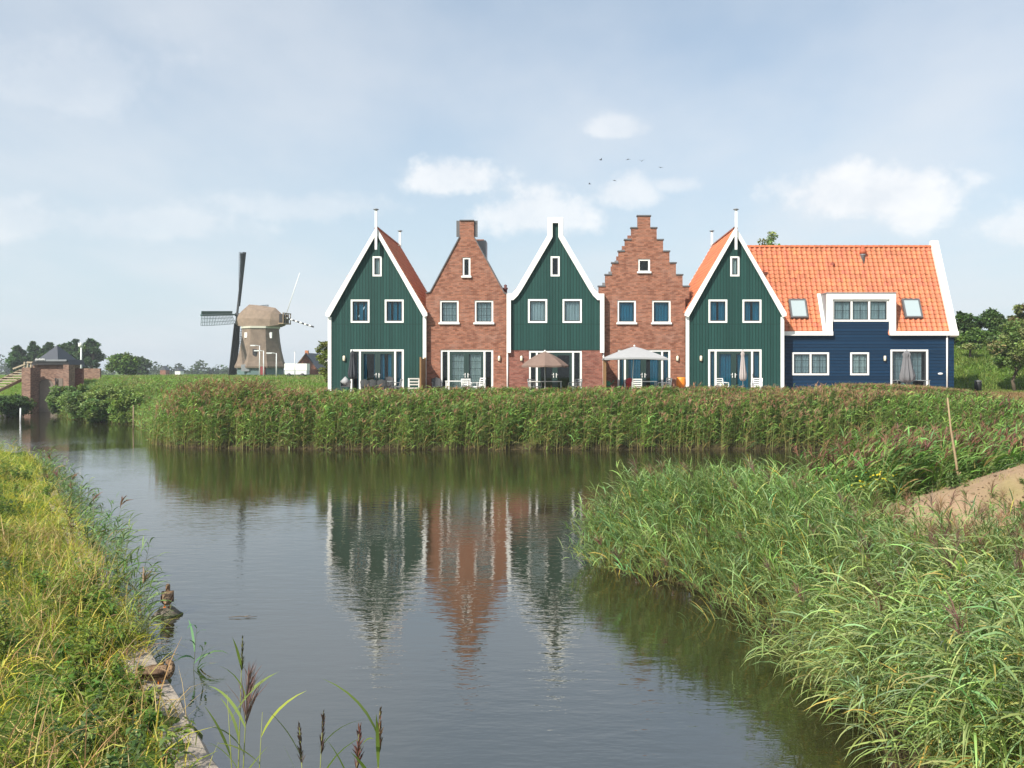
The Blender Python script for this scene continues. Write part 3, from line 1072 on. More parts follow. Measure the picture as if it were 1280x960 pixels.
for i, (hw, yy) in enumerate(steps):
    z_ = lz(yy) - 0.12
    mb.box(-hw * K, hw * K, 3.3, 3.6, z_ - 0.9, z_)
mb.build('inner_step_gable', M_LEAD, H4)
slope_roof(H4, hf4, ev4, lz(286), 0.30, DEPTH, 0.30, dark=0.35, seed=31)

# blue wing with an orange pantile roof
YB = YF + 0.9
KB = YB / F_PX
cxb = 1088.0
xb = lambda px: (px - cxb) * KB
zb = lambda py: CAMZ + (VPY - py) * KB - GZ0
HB = thing('blue_house', 'dark blue boarded wing with bright orange pantile roof and white framed dormer', 'house', (X(cxb, YB), YB, GZ0), 0, 'gabled houses in the row')
xl, xr = xb(976), xb(1192.5)
ze = zb(417)
RUN = 2.75
zr = CAMZ + (VPY - 309.5) * (YB + RUN) / F_PX - GZ0
dl, dr_ = xb(1036), xb(1114.5)
zd = zb(370)
polyB = [(xl, 0), (xr, 0), (xr, ze), (dr_, ze), (dr_, zd), (dl, zd), (dl, ze), (xl, ze)]
hw_ = [(xb(990), xb(1036.2), zb(469), zb(440.5)), (xb(1062.7), xb(1086.2), zb(469), zb(440.5)), (xb(1113), xb(1160), 0.05, zb(437)), (xb(1040), xb(1110.7), zb(402), zb(374.5))]
mb = MB()
mb.sheet(polyB, hw_, 0.0, 0.16)
mb.add([(xr, 0, 0), (xr, 2 * RUN, 0), (xr, 2 * RUN, ze), (xr, RUN, zr), (xr, 0, ze)], [(0, 1, 2, 3, 4)])
mb.add([(xl, 2 * RUN, 0), (xr, 2 * RUN, 0), (xr, 2 * RUN, ze), (xl, 2 * RUN, ze)], [(0, 1, 2, 3)])
mb.build('wall', M_BLUE, HB, fixn=False)
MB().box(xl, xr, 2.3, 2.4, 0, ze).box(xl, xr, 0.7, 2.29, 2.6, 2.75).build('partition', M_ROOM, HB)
MB().box(xb(1160.3), xr + 0.01, -0.03, -0.004, 0.0, 0.18).build('plinth', M_BRICK2, HB)
window(HB, *hw_[0], -0.03, 0.10, cols=2, muntin=(2, 3), cur=M_CURT_G)
window(HB, *hw_[1], -0.03, 0.10, muntin=(2, 3), cur=M_CURT_W)
window(HB, *hw_[3], -0.03, 0.11, cols=3, muntin=(2, 2), cur=M_CURT_G)
# garden door with a dark sliding pair
dbx0, dbx1, dbz = xb(1113), xb(1160), zb(437)
mb = MB()
frame_boxes(mb, dbx0, dbx1, 0.05, dbz, 0.10, -0.03, 0.10, sill=False)
gd = mb.build('patio_door', M_WHITE, HB)
mdl = (dbx0 + dbx1) / 2
for a, b_ in ((dbx0 + 0.103, mdl - 0.003), (mdl + 0.003, dbx1 - 0.103)):
    sb = MB()
    frame_boxes(sb, a, b_, 0.06, dbz - 0.103, 0.09, 0.03, 0.085)
    for i in range(1, 4): sb.box(a + (b_ - a) * i / 4 - 0.01, a + (b_ - a) * i / 4 + 0.01, 0.05, 0.075, 0.15, dbz - 0.2)
    for i in range(1, 6): sb.box(a + 0.09, b_ - 0.09, 0.048, 0.077, 0.15 + (dbz - 0.4) * i / 6, 0.17 + (dbz - 0.4) * i / 6)
    sb.build('door_leaf', M_DARKSASH, gd)
    MB().box(a + 0.05, b_ - 0.05, 0.09, 0.095, 0.1, dbz - 0.15).build('pane', M_GLASS, gd)
curtain(gd, dbx0 + 0.1, dbx1 - 0.25, 0.06, dbz - 0.03, 0.30, M_CURT_G)
wall_lamp(HB, xb(1105.6), zb(448))
npl = MB().lathe([(0.02, -0.02), (0.10, -0.01), (0.10, 0.01), (0.02, 0.02)], (0, 0, 0), 14).build('name_plate', M_WHITE, HB, (xb(1175.3), -0.03, zb(467.2)))
npl.rotation_euler = (R(90), 0, 0)
npl.scale = (1.5, 0.65, 1)

LS = math.hypot(RUN, zr - ze)
VS = (0, RUN / LS, (zr - ze) / LS)


xrl = xb(934)


def dorm_cut(uu, vv):
    z_ = ze + VS[2] * vv
    x_ = xrl + uu
    return dl + 0.1 < x_ < dr_ - 0.1 and z_ < zd - 0.1


tile_sheet('roof', HB, (xrl, -0.10, ze - 0.10), (1, 0, 0), VS, xb(1188) - xrl, LS + 0.12, 0.305, 0.285, 0.0, 77, dorm_cut)
tile_sheet('roof', HB, (xrl, 2 * RUN + 0.1, ze - 0.10), (1, 0, 0), (0, -VS[1], VS[2]), xb(1188) - xrl, LS + 0.12, 0.305, 0.285, 0.0, 78)
ridge_tiles(HB, (xrl, RUN, zr + 0.03), (xb(1188), RUN, zr + 0.03))
# white raised verge at the free end
vx0, vx1 = xb(1187.0), xb(1196.0)
pv = [(-0.16, ze - 0.12), (-0.16, ze + 0.12), (RUN - 0.12, zr + 0.42), (RUN + 0.12, zr + 0.42), (2 * RUN + 0.16, ze + 0.12), (2 * RUN + 0.16, ze - 0.12), (2 * RUN, ze - 0.2), (RUN, zr - 0.15), (0.0, ze - 0.2)]
tr3 = tessellate_polygon([[Vector((p[0], p[1], 0)) for p in pv]])
n_ = len(pv)
mb = MB()
mb.add([(vx0, p[0], p[1]) for p in pv] + [(vx1, p[0], p[1]) for p in pv],
       [tuple(q) for q in tr3] + [tuple(i + n_ for i in q) for q in tr3] + [(i, (i + 1) % n_, n_ + (i + 1) % n_, n_ + i) for i in range(n_)])
mb.build('verge', M_WHITE, HB)
# white band: gutter board, stepping up round the dormer
fl0, fl1 = xb(1032.5), xb(1040)
fr0, fr1 = xb(1111), xb(1119)
zt0, zt1 = zb(374.4), zb(367)
zg0, zg1 = zb(419.5), zb(414.3)
mb = MB()
mb.box(xl, fl1, -0.24, -0.035, zg0, zg1)
mb.box(fl0, fl1, -0.138, -0.033, zg1 + 0.003, zt0)
mb.box(fl0, fr1, -0.14, -0.033, zt0 + 0.003, zt1)
mb.box(fr0, fr1, -0.138, -0.033, zg1 + 0.003, zt0)
mb.box(fr0, xb(1196.5), -0.24, -0.035, zg0, zg1)
mb.build('fascia', M_WHITE, HB)
ydo = RUN * (zt1 - ze) / (zr - ze)
mb = MB()
mb.box(fl0 - 0.03, fr1 + 0.03, -0.17, ydo + 0.3, zt1 + 0.003, zt1 + 0.06)
mb.build('dormer_roof', M_LEAD, HB)
for nm, a, b_ in (('dormer_cheek', fl0, fl0 + 0.08), ('dormer_cheek', fr1 - 0.08, fr1)):
    mb = MB()
    ys = -0.031
    mb.add([(a, ys, ze - 0.1), (b_, ys, ze - 0.1), (a, ys, zt1), (b_, ys, zt1), (a, ydo + 0.1, zt1), (b_, ydo + 0.1, zt1)], [(0, 1, 3, 2), (2, 3, 5, 4), (0, 2, 4), (1, 5, 3), (0, 4, 5, 1)])
    mb.build(nm, M_LEAD, HB)
MB().add([(fl0 - 0.22, -0.06, ze + 0.0), (fl0 - 0.004, -0.06, ze + 0.0), (fl0 - 0.004, ydo - 0.02, zt1 + 0.02), (fl0 - 0.22, ydo - 0.02, zt1 + 0.02)], [(0, 1, 2, 3)]).build('dormer_flashing', M_WHITE, HB, (0, -0.09, 0.07), fixn=False)


def on_roof(px, py):
    """where the ray from the photo's viewpoint height meets the front slope, in the wing's own axes"""
    s_ = (zr - ze) / RUN
    dxr, dzr = (px - VPX) / F_PX, (VPY - py) / F_PX
    # CAMZ + dzr*Y = GZ0 + ze + s_*(Y - YB)
    Y_ = (CAMZ - GZ0 - ze + s_ * YB) / (s_ - dzr)
    return dxr * Y_ - X(cxb, YB), Y_ - YB, CAMZ + dzr * Y_ - GZ0


SN = Vector((0, -VS[2], VS[1]))
for a, b_ in ((988, 1009.5), (1130.5, 1152.5)):
    p00 = Vector(on_roof(a, 399))
    p10 = Vector(on_roof(b_, 399))
    p01 = Vector(on_roof(a, 376))
    wv = p10.x - p00.x
    hv = (p01 - p00).length
    vv = Vector(VS)
    mb = MB()
    fwk = 0.09
    for (u0, u1, v0, v1) in ((0, fwk, 0, hv), (wv - fwk, wv, 0, hv), (fwk, wv - fwk, 0, fwk), (fwk, wv - fwk, hv - fwk, hv)):
        base_ = p00
        q = [base_ + Vector((u_, 0, 0)) + vv * v_ for u_, v_ in ((u0, v0), (u1, v0), (u1, v1), (u0, v1))]
        mb.add([p - SN * 0.02 for p in q] + [p + SN * 0.23 for p in q], [(0, 1, 2, 3), (4, 5, 6, 7), (0, 1, 5, 4), (1, 2, 6, 5), (2, 3, 7, 6), (3, 0, 4, 7)])
    sk = mb.build('skylight', M_COPING, HB)
    q = [p00 + Vector((u_, 0, 0)) + vv * v_ + SN * 0.20 for u_, v_ in ((fwk, fwk), (wv - fwk, fwk), (wv - fwk, hv - fwk), (fwk, hv - fwk))]
    MB().add(q, [(0, 1, 2, 3)]).build('pane', M_SKYLIGHT, sk)
p_ = on_roof(1078.5, 326)
vp = MB().lathe([(0.14, -0.2), (0.14, 0.32), (0.17, 0.34), (0.17, 0.40)], p_, 14).build('flue', M_LEAD, HB)
MB().lathe([(0.12, 0.40), (0.20, 0.46), (0.20, 0.66), (0.13, 0.68), (0.13, 0.8), (0.05, 0.86)], p_, 14).build('flue_cap', plain('terracotta', (0.38, 0.09, 0.04), 0.7, 0.15), vp)
p_ = on_roof(1040.5, 332)
MB().lathe([(0.16, -0.05), (0.14, 0.12), (0.03, 0.2)], p_, 10).build('tile_vent', plain('dark_terracotta', (0.22, 0.05, 0.03), 0.7, 0.15), HB)
MB().tube([(xb(1183.2), -0.07, zg0 - 0.003), (xb(1183.2), -0.07, 0.02)], 0.05, 8).build('downpipe', M_WHITE, HB)


# ------------------------------------------------------------------ fences, parasols and furniture on the terrace
def privacy_fence(px, label):
    f_ = thing('privacy_fence', label, 'fence', (X(px, YF), YF - 1.85, GZ0), 0, 'fences between the terraces')
    mb = MB()
    for i in range(10):
        mb.box(-0.02, 0.02, 0.05 + i * 0.175, 0.05 + i * 0.175 + 0.168, 0.06, 2.0)
    mb.build('boards', M_FENCE, f_)
    for y in (0.0, 1.75):
        MB().box(-0.045, 0.045, y - 0.045, y + 0.045, 0, 2.08).build('post', M_FENCE, f_)
    return f_


privacy_fence(531.5, 'brown board fence jutting from the wall beside the rattan dining set')
privacy_fence(754.5, 'brown board fence seen end-on beside the stepped brick house')


def closed_parasol(px, Y, label, cloth, h0, h1, rmax):
    r_ = thing('closed_parasol', label, 'parasol', (X(px, Y), Y, GZ0), 0, 'parasols on the terrace')
    MB().tube([(0, 0, 0.06), (0, 0, h1 + 0.05)], 0.024, 8).build('pole', M_METAL, r_)
    MB().lathe([(0.25, 0), (0.25, 0.05), (0.06, 0.08), (0.05, 0.3)], (0, 0, 0), 16).build('base', M_CONC, r_)
    H_ = h1 - h0
    prof = [(rmax * 0.55, h0), (rmax * 0.95, h0 + 0.08 * H_), (rmax, h0 + 0.2 * H_), (rmax * 0.72, h0 + 0.45 * H_), (rmax * 0.5, h0 + 0.7 * H_), (rmax * 0.42, h0 + 0.8 * H_), (rmax * 0.55, h0 + 0.88 * H_), (rmax * 0.3, h0 + 0.96 * H_), (0.02, h1)]
    ph = random.random() * 6
    MB().lathe(prof, (0, 0, 0), 48, lambda a, i: 1 + 0.26 * math.sin(a * 8 + ph + i * 0.12) + 0.12 * math.sin(a * 3 + i)).build('folded_canopy', cloth, r_)
    return r_


closed_parasol(440.5, 51.6, 'charcoal folded parasol beside the chair with the pale cushion', M_CLOTH_D, 0.85, 2.45, 0.22)
closed_parasol(928.5, 51.8, 'beige folded parasol before the house with the orange roof flank', M_CLOTH_E, 0.75, 2.48, 0.17)
closed_parasol(1133.5, 52.0, 'grey folded parasol standing at the blue house garden door', M_CLOTH_G, 0.66, 2.47, 0.36)


def open_parasol(px, Y, label, cloth, rad, ztip, zedge, sides, tilt=0.0, square=False):
    r_ = thing('open_parasol', label, 'parasol', (X(px, Y), Y, GZ0), 0, 'parasols on the terrace')
    MB().lathe([(0.26, 0), (0.26, 0.06), (0.05, 0.1), (0.04, 0.28)], (tilt, 0, 0), 16).build('base', M_CONC, r_)
    MB().tube([(tilt, 0, 0.1), (0, 0, ztip - 0.03)], 0.024, 8).build('pole', M_GALV, r_)
    nseg = 6
    vs, fs = [(0, 0, ztip)], []
    m_ = 48
    for j in range(1, nseg + 1):
        tt = j / nseg
        for k in range(m_):
            a = 2 * PI * k / m_
            sec = (k % (m_ // sides)) / (m_ // sides)
            if square:
                sc_ = 1 / max(abs(math.cos(a)), abs(math.sin(a)) * 1.0)
                sag = 0.10 * (1 - min(1, (sc_ - 1) / 0.414))
                xx, yy = math.cos(a) * sc_, math.sin(a) * sc_
                vs.append((rad * tt * xx, rad * 0.8 * tt * yy, ztip - (ztip - zedge) * (0.75 * tt + 0.25 * tt * tt) * (0.72 + 0.28 * sc_ / 1.414) + (0.0 if True else sag)))
            else:
                dip = 1 - 0.075 * math.sin(PI * sec)
                vs.append((rad * tt * dip * math.cos(a), rad * tt * dip * math.sin(a), ztip - (ztip - zedge) * (0.55 * tt + 0.45 * tt * tt) - 0.03 * tt * math.sin(PI * sec)))
    # valance hem
    for k in range(m_):
        p = vs[1 + (nseg - 1) * m_ + k]
        vs.append((p[0] * 0.995, p[1] * 0.995, p[2] - 0.09))
    for k in range(m_):
        k2 = (k + 1) % m_
        fs.append((0, 1 + k, 1 + k2))
        for j in range(nseg):
            fs.append((1 + j * m_ + k, 1 + (j + 1) * m_ + k, 1 + (j + 1) * m_ + k2, 1 + j * m_ + k2))
    can = MB().add(vs, fs, False).build('canopy', cloth, r_, fixn=False)
    MB().lathe([(0.02, 0), (0.05, 0.03), (0.05, 0.07), (0.01, 0.1)], (0, 0, ztip - 0.01), 10).build('tip', M_WHITE, can)
    mb = MB()
    for k in range(sides):
        a = 2 * PI * k / sides + (PI / sides if square else 0)
        s2 = 1.3 if square else 0.97
        mb.tube([(0, 0, ztip - 0.05), (rad * s2 * math.cos(a) * 0.75, rad * s2 * math.sin(a) * 0.62, ztip - (ztip - zedge) * 0.72 - 0.04)], 0.010, 5)
    mb.build('ribs', M_METAL, r_)
    return r_


open_parasol(681.2, 51.0, 'taupe round parasol open over the terrace table', M_CLOTH_B, 1.30, 2.38, 1.62, 8)
op = open_parasol(793.0, 50.8, 'pale grey square parasol open on a slanting pole', M_CLOTH_L, 1.72, 2.66, 1.98, 4, -0.16, True)


def chair(px, Y, rz, label, mat, kind='chair', h=0.86, open_back=False):
    c = thing('garden_chair', label, 'chair', (X(px, Y), Y, GZ0), rz, 'garden chairs on the terrace')
    MB().box(-0.25, 0.25, -0.25, 0.25, 0.40, 0.45).build('seat', mat, c)
    mb = MB()
    if open_back:
        mb.bar((-0.24, 0.26, 0.4), (-0.24, 0.36, h), 0.04)
        mb.bar((0.24, 0.26, 0.4), (0.24, 0.36, h), 0.04)
        for i in range(4):
            z_ = 0.52 + i * (h - 0.55) / 3
            mb.bar((-0.22, 0.27 + i * 0.027, z_), (0.22, 0.27 + i * 0.027, z_), 0.02, 0.06)
    else:
        prof = []
        for k in range(9):
            a = PI * k / 8
            prof.append((math.cos(a) * 0.26, 0.20 + 0.10 * math.sin(a)))
        vs = []
        for (a, b_) in prof: vs += [(a, b_, 0.45), (a * 1.05, b_ * 1.12, h - 0.10 * abs(a) / 0.26)]
        vs2 = [(p[0] * 0.90, p[1] - 0.03, p[2]) for p in vs]
        n = len(vs)
        fs = []
        for k in range(8):
            i = 2 * k
            fs += [(i, i + 2, i + 3, i + 1), (n + i, n + i + 1, n + i + 3, n + i + 2), (i + 1, i + 3, n + i + 3, n + i + 1)]
        mb.add(vs + vs2, fs)
    mb.build('backrest', mat, c)
    for sx in (-0.21, 0.21):
        for sy in (-0.21, 0.21):
            MB().bar((sx, sy, 0.40), (sx * 1.08, sy * 1.08, 0), 0.035).build('leg', mat, c)
    for sx in (-0.27, 0.27):
        mb = MB().bar((sx, -0.22, 0.64), (sx, 0.24, 0.66), 0.04, 0.03)
        mb.bar((sx, -0.22, 0.63), (sx, -0.22, 0.42), 0.03)
        mb.build('armrest', mat, c)
    return c


def table(px, Y, label, w_, d_, h, top, leg):
    c = thing('garden_table', label, 'table', (X(px, Y), Y, GZ0), 0, 'tables on the terrace')
    MB().box(-w_ / 2, w_ / 2, -d_ / 2, d_ / 2, h - 0.04, h).build('tabletop', top, c)
    for sx in (-1, 1):
        for sy in (-1, 1):
            MB().box(sx * (w_ / 2 - 0.05) - 0.025, sx * (w_ / 2 - 0.05) + 0.025, sy * (d_ / 2 - 0.05) - 0.025, sy * (d_ / 2 - 0.05) + 0.025, 0, h - 0.043).build('leg', leg, c)
    return c


ch = chair(432, 51.5, 0.15, 'grey rattan armchair with a pale diamond cushion, nearest the white corner', M_RATTAN)
cu = MB()
q = 0.21
cu.add([(0, -0.05, q * 1.35), (q * 1.35, -0.05, 0), (0, -0.05, -q * 1.35), (-q * 1.35, -0.05, 0), (0, -0.12, 0), (0, 0.05, 0)], [(0, 1, 4), (1, 2, 4), (2, 3, 4), (3, 0, 4), (1, 0, 5), (2, 1, 5), (3, 2, 5), (0, 3, 5)], True)
cu = cu.build('cushion', M_CLOTH_L)
cu.location = (X(432, 51.4), 51.36, GZ0 + 0.72)
tag(cu, 'pale cushion set on its corner in the rattan armchair', 'cushion')
table(472, 51.4, 'dark dining table between the rattan chairs', 1.7, 0.8, 0.74, M_METAL, M_RATTAN)
chair(457.5, 50.75, PI, 'grey rattan chair with its back to the pond at the dining table, leftmost', M_RATTAN)
chair(466.5, 50.8, PI, 'grey rattan chair with its back to the pond at the dining table, middle', M_RATTAN)
chair(478.5, 50.75, PI, 'grey rattan chair with its back to the pond at the dining table, rightmost', M_RATTAN)
chair(485.5, 52.2, 0.0, 'grey rattan chair behind the dining table, by the patio door', M_RATTAN, h=1.0)
chair(494, 51.5, -1.2, 'grey slatted folding chair at the end of the dining table', M_METAL, open_back=True)
# white slatted bench rack
rk = thing('white_rack', 'white slatted rack standing beside the brown board fence', 'rack', (X(517, 51.6), 51.6, GZ0))
mb = MB()
for sx in (-0.29, 0.29): mb.bar((sx, 0.0, 0), (sx, 0.05, 0.90), 0.05)
for sx in (-0.29, 0.29): mb.bar((sx, 0.45, 0), (sx, 0.30, 0.86), 0.04)
mb.build('frame', M_WHITE, rk)
mb = MB()
for z_ in (0.34, 0.54, 0.70, 0.87): mb.box(-0.26, 0.26, -0.01, 0.30, z_ - 0.035, z_ + 0.03)
mb.build('slats', M_CONC, rk)
st_ = thing('planter_block', 'white concrete block on the terrace corner', 'planter', (X(408, 50.9), 50.9, GZ0))
MB().box(-0.17, 0.17, -0.17, 0.17, 0, 0.20).box(-0.13, 0.13, -0.13, 0.13, 0.203, 0.24).build('block', M_CONC, st_)
st_ = thing('doorstep', 'low pale step below the green house wall', 'step', (X(419.5, 52.4), 52.4, GZ0))
MB().box(-0.22, 0.22, -0.2, 0.2, 0, 0.10).box(-0.2, 0.2, -0.18, 0.18, 0.103, 0.13).build('tread', M_CONC, st_)
# second terrace
chair(546, 51.7, 0.3, 'dark round-backed chair in the shade of the brown fence', M_RATTAN, h=0.95)
table(572, 51.3, 'white garden table before the plain brick house', 1.3, 0.8, 0.76, M_WHITE, M_WHITE)
chair(583, 52.2, 0.2, 'white slatted chair behind the white garden table', M_WHITE, open_back=True)
chair(597, 51.3, -0.9, 'white slatted chair at the end of the white garden table', M_WHITE, open_back=True, h=0.92)
# third
table(681, 51.2, 'pale garden table under the taupe parasol', 1.9, 0.8, 0.74, M_CONC, M_METAL)
chair(669, 51.3, 0.7, 'grey slatted chair left of the table under the taupe parasol', M_METAL, open_back=True)
chair(718.5, 51.4, -0.7, 'grey slatted chair right of the table under the taupe parasol', M_METAL, open_back=True)
# fourth
wc = thing('watering_can', 'green watering can in the shade by the stepped brick house', 'watering can', (X(759.5, 52.1), 52.1, GZ0 + 0.45))
MB().lathe([(0.15, 0), (0.17, 0.08), (0.16, 0.25), (0.10, 0.28)], (0, 0, 0), 14).build('can', M_LEAFGREEN, wc)
MB().tube([(0.14, 0, 0.06), (0.3, 0, 0.22), (0.36, 0, 0.34)], [0.03, 0.02, 0.03], 8).build('spout', M_LEAFGREEN, wc)
MB().tube([(-0.14, 0, 0.08), (-0.26, 0, 0.2), (-0.12, 0, 0.36), (0.02, 0, 0.27)], 0.014, 6).build('handle', M_LEAFGREEN, wc)
stl = thing('plant_stool', 'dark stool carrying the green watering can', 'stool', (X(759.5, 52.1), 52.1, GZ0))
MB().box(-0.2, 0.2, -0.2, 0.2, 0.41, 0.447).build('seat', M_WOOD, stl)
for sx in (-0.16, 0.16):
    for sy in (-0.16, 0.16): MB().box(sx - 0.02, sx + 0.02, sy - 0.02, sy + 0.02, 0, 0.407).build('leg', M_WOOD, stl)
chair(789, 51.9, 0.2, 'red garden chair under the pale square parasol', M_RED, h=0.92)
table(806, 51.2, 'white garden table under the pale square parasol', 1.3, 0.8, 0.74, M_WHITE, M_METAL)
chair(796, 50.6, PI, 'white slatted chair with its back to the pond under the pale parasol', M_WHITE, open_back=True, h=0.88)
chair(830, 51.3, -1.1, 'white slatted chair right of the table under the pale parasol', M_WHITE, open_back=True, h=0.92)
ol = thing('orange_chair', 'orange plastic tub chair against the stepped brick house', 'chair', (X(851.3, 52.0), 52.0, GZ0), 0, 'garden chairs on the terrace')
MB().lathe([(0.16, 0.36), (0.25, 0.42), (0.29, 0.6), (0.27, 0.85), (0.24, 0.95)], (0, 0.04, 0), 18, lambda a, i: 1.0 if math.sin(a) > -0.3 or i < 2 else 0.93).build('shell', M_ORANGE, ol)
for sx in (-0.15, 0.15):
    for sy in (-0.12, 0.18): MB().tube([(sx, sy, 0.37), (sx * 1.3, sy * 1.3, 0)], 0.016, 6).build('leg', M_METAL, ol)
# fifth and blue wing
chair(903, 51.6, 0.4, 'white slatted chair left of the beige folded parasol', M_WHITE, open_back=True, h=0.9)
chair(946, 51.6, -0.4, 'white slatted chair right of the beige folded parasol', M_WHITE, open_back=True, h=0.9)
table(1139, 52.6, 'thin grey table beside the grey folded parasol', 1.9, 0.7, 0.78, M_METAL, M_METAL)
chair(1124, 52.5, 0.3, 'dark rattan chair left of the grey folded parasol', M_RATTAN, h=0.8)
chair(1148, 52.5, -0.3, 'dark rattan chair right of the grey folded parasol', M_RATTAN, h=0.8)
bn_ = thing('litter_bin', 'small dark bin on the lawn below the grassy dike', 'bin', (X(1222.5, 60.5), 60.5, float(land_z(np.array([X(1222.5, 60.5)]), np.array([60.5]))[0]) - 0.02))
MB().lathe([(0.19, 0), (0.22, 0.02), (0.23, 0.55), (0.21, 0.6)], (0, 0, 0), 14).build('bin_body', M_BLACK, bn_)
MB().lathe([(0.22, 0.603), (0.24, 0.63), (0.20, 0.70), (0.05, 0.74)], (0, 0, 0), 14).build('lid', M_COPING, bn_)

# ------------------------------------------------------------------ windmill
YM = 140.0
mxs = YM / F_PX
zm0 = 3.25
wm = thing('windmill', 'thatched Dutch windmill with dark sails, standing beyond the meadow', 'windmill', (X(326, YM), YM, zm0))
zc = lambda py: Z(py, YM) - zm0


def octa(prof, twist=PI / 8):
    vs, fs = [], []
    for r_, z_ in prof:
        for k in range(8):
            a = twist + 2 * PI * k / 8
            vs.append((r_ * math.cos(a), r_ * math.sin(a), z_))
    for i in range(len(prof) - 1):
        for k in range(8):
            k2 = (k + 1) % 8
            fs.append((i * 8 + k, i * 8 + k2, (i + 1) * 8 + k2, (i + 1) * 8 + k))
    fs += [tuple(range(8))[::-1], tuple((len(prof) - 1) * 8 + k for k in range(8))]
    return MB().add(vs, fs)


zthatch = zc(460)
ztop = zc(411)
octa([(31.5 * mxs, zthatch), (32 * mxs, zthatch + 0.25), (29.3 * mxs, zc(452)), (26.3 * mxs, zc(440)), (24 * mxs, zc(426)), (22.6 * mxs, ztop)], PI / 8 + 0.16).build('thatched_body', M_THATCH, wm)
octa([(28.6 * mxs, 0), (28.6 * mxs, zthatch + 0.1)], PI / 8 + 0.16).build('board_base', M_MILLGREEN, wm)
octa([(24.0 * mxs, ztop), (24.0 * mxs, zc(408.5))], PI / 8 + 0.16).build('cap_ring', plain('pale_ring', (0.48, 0.48, 0.40), 0.7, 0.1), wm)
TH = R(80)
axn = Vector((-math.sin(TH), math.cos(TH), 0))      # the way the sails face
cap = thing('cap', None, None, (0, 0, zc(408.5)))
cap.parent = wm
cap.rotation_euler = (0, 0, math.atan2(axn.y, axn.x))
# boat shaped thatched cap, long axis = local x (towards the sails)
secs = [(-3.55, 1.05, 0.2, 1.9), (-2.4, 2.0, 0.0, 3.0), (-0.8, 2.55, 0.0, 3.3), (0.8, 2.6, 0.0, 3.5), (1.9, 2.3, 0.0, 3.6), (3.0, 1.6, 0.1, 2.7), (3.5, 1.1, 0.4, 1.9)]
vs, fs = [], []
NS = 7
CAPX = [1.0, 0.96, 0.62, 0.0, -0.62, -0.96, -1.0]
CAPZ = [0.0, 0.36, 0.78, 1.0, 0.78, 0.36, 0.0]
for (sx, hw, zb_, zt_) in secs:
    for k in range(NS):
        a = PI * k / (NS - 1)
        vs.append((sx, -hw * 0.94 * CAPX[k], zb_ + (zt_ - zb_) * 0.95 * CAPZ[k]))
for i in range(len(secs) - 1):
    for k in range(NS - 1):
        fs.append((i * NS + k, i * NS + k + 1, (i + 1) * NS + k + 1, (i + 1) * NS + k))
    fs.append((i * NS, (i + 1) * NS, (i + 1) * NS + NS - 1, i * NS + NS - 1))
fs += [tuple(range(NS)), tuple((len(secs) - 1) * NS + k for k in range(NS))]
capm = MB().add(vs, fs, False).build('cap_thatch', M_THATCHCAP, cap)
mb = MB()
mb.box(-4.3, -3.45, -1.25, 1.25, 0.35, 0.52)
for y in (-1.2, -0.4, 0.4, 1.2): mb.box(-4.3, -4.2, y - 0.06, y + 0.06, 0.523, 1.9)
mb.box(-4.32, -4.18, -1.3, 1.3, 1.903, 2.05)
mb.box(-4.32, -4.18, -1.3, 1.3, 1.15, 1.25)
mb.build('rear_gallery', M_WOOD, cap)
MB().box(-4.1, -3.5, -1.0, 1.0, 0.55, 1.85).build('rear_opening', M_BLACK, cap)
# tail pole and whip, banded
for a, b_, n, r_ in (((-4.2, 0.2, 1.3), (-8.6, 0.1, -0.1), 12, 0.13), ((-4.0, -0.3, 1.9), (-5.9, -0.9, 8.2), 1, 0.05)):
    a, b_ = Vector(a), Vector(b_)
    for i in range(n):
        p, q = a.lerp(b_, i / n), a.lerp(b_, (i + 1) / n)
        MB().tube([p, q], r_, 6).build('tail_pole' if n > 1 else 'mast', M_WHITE if i % 2 == 0 else M_BLACK, cap)
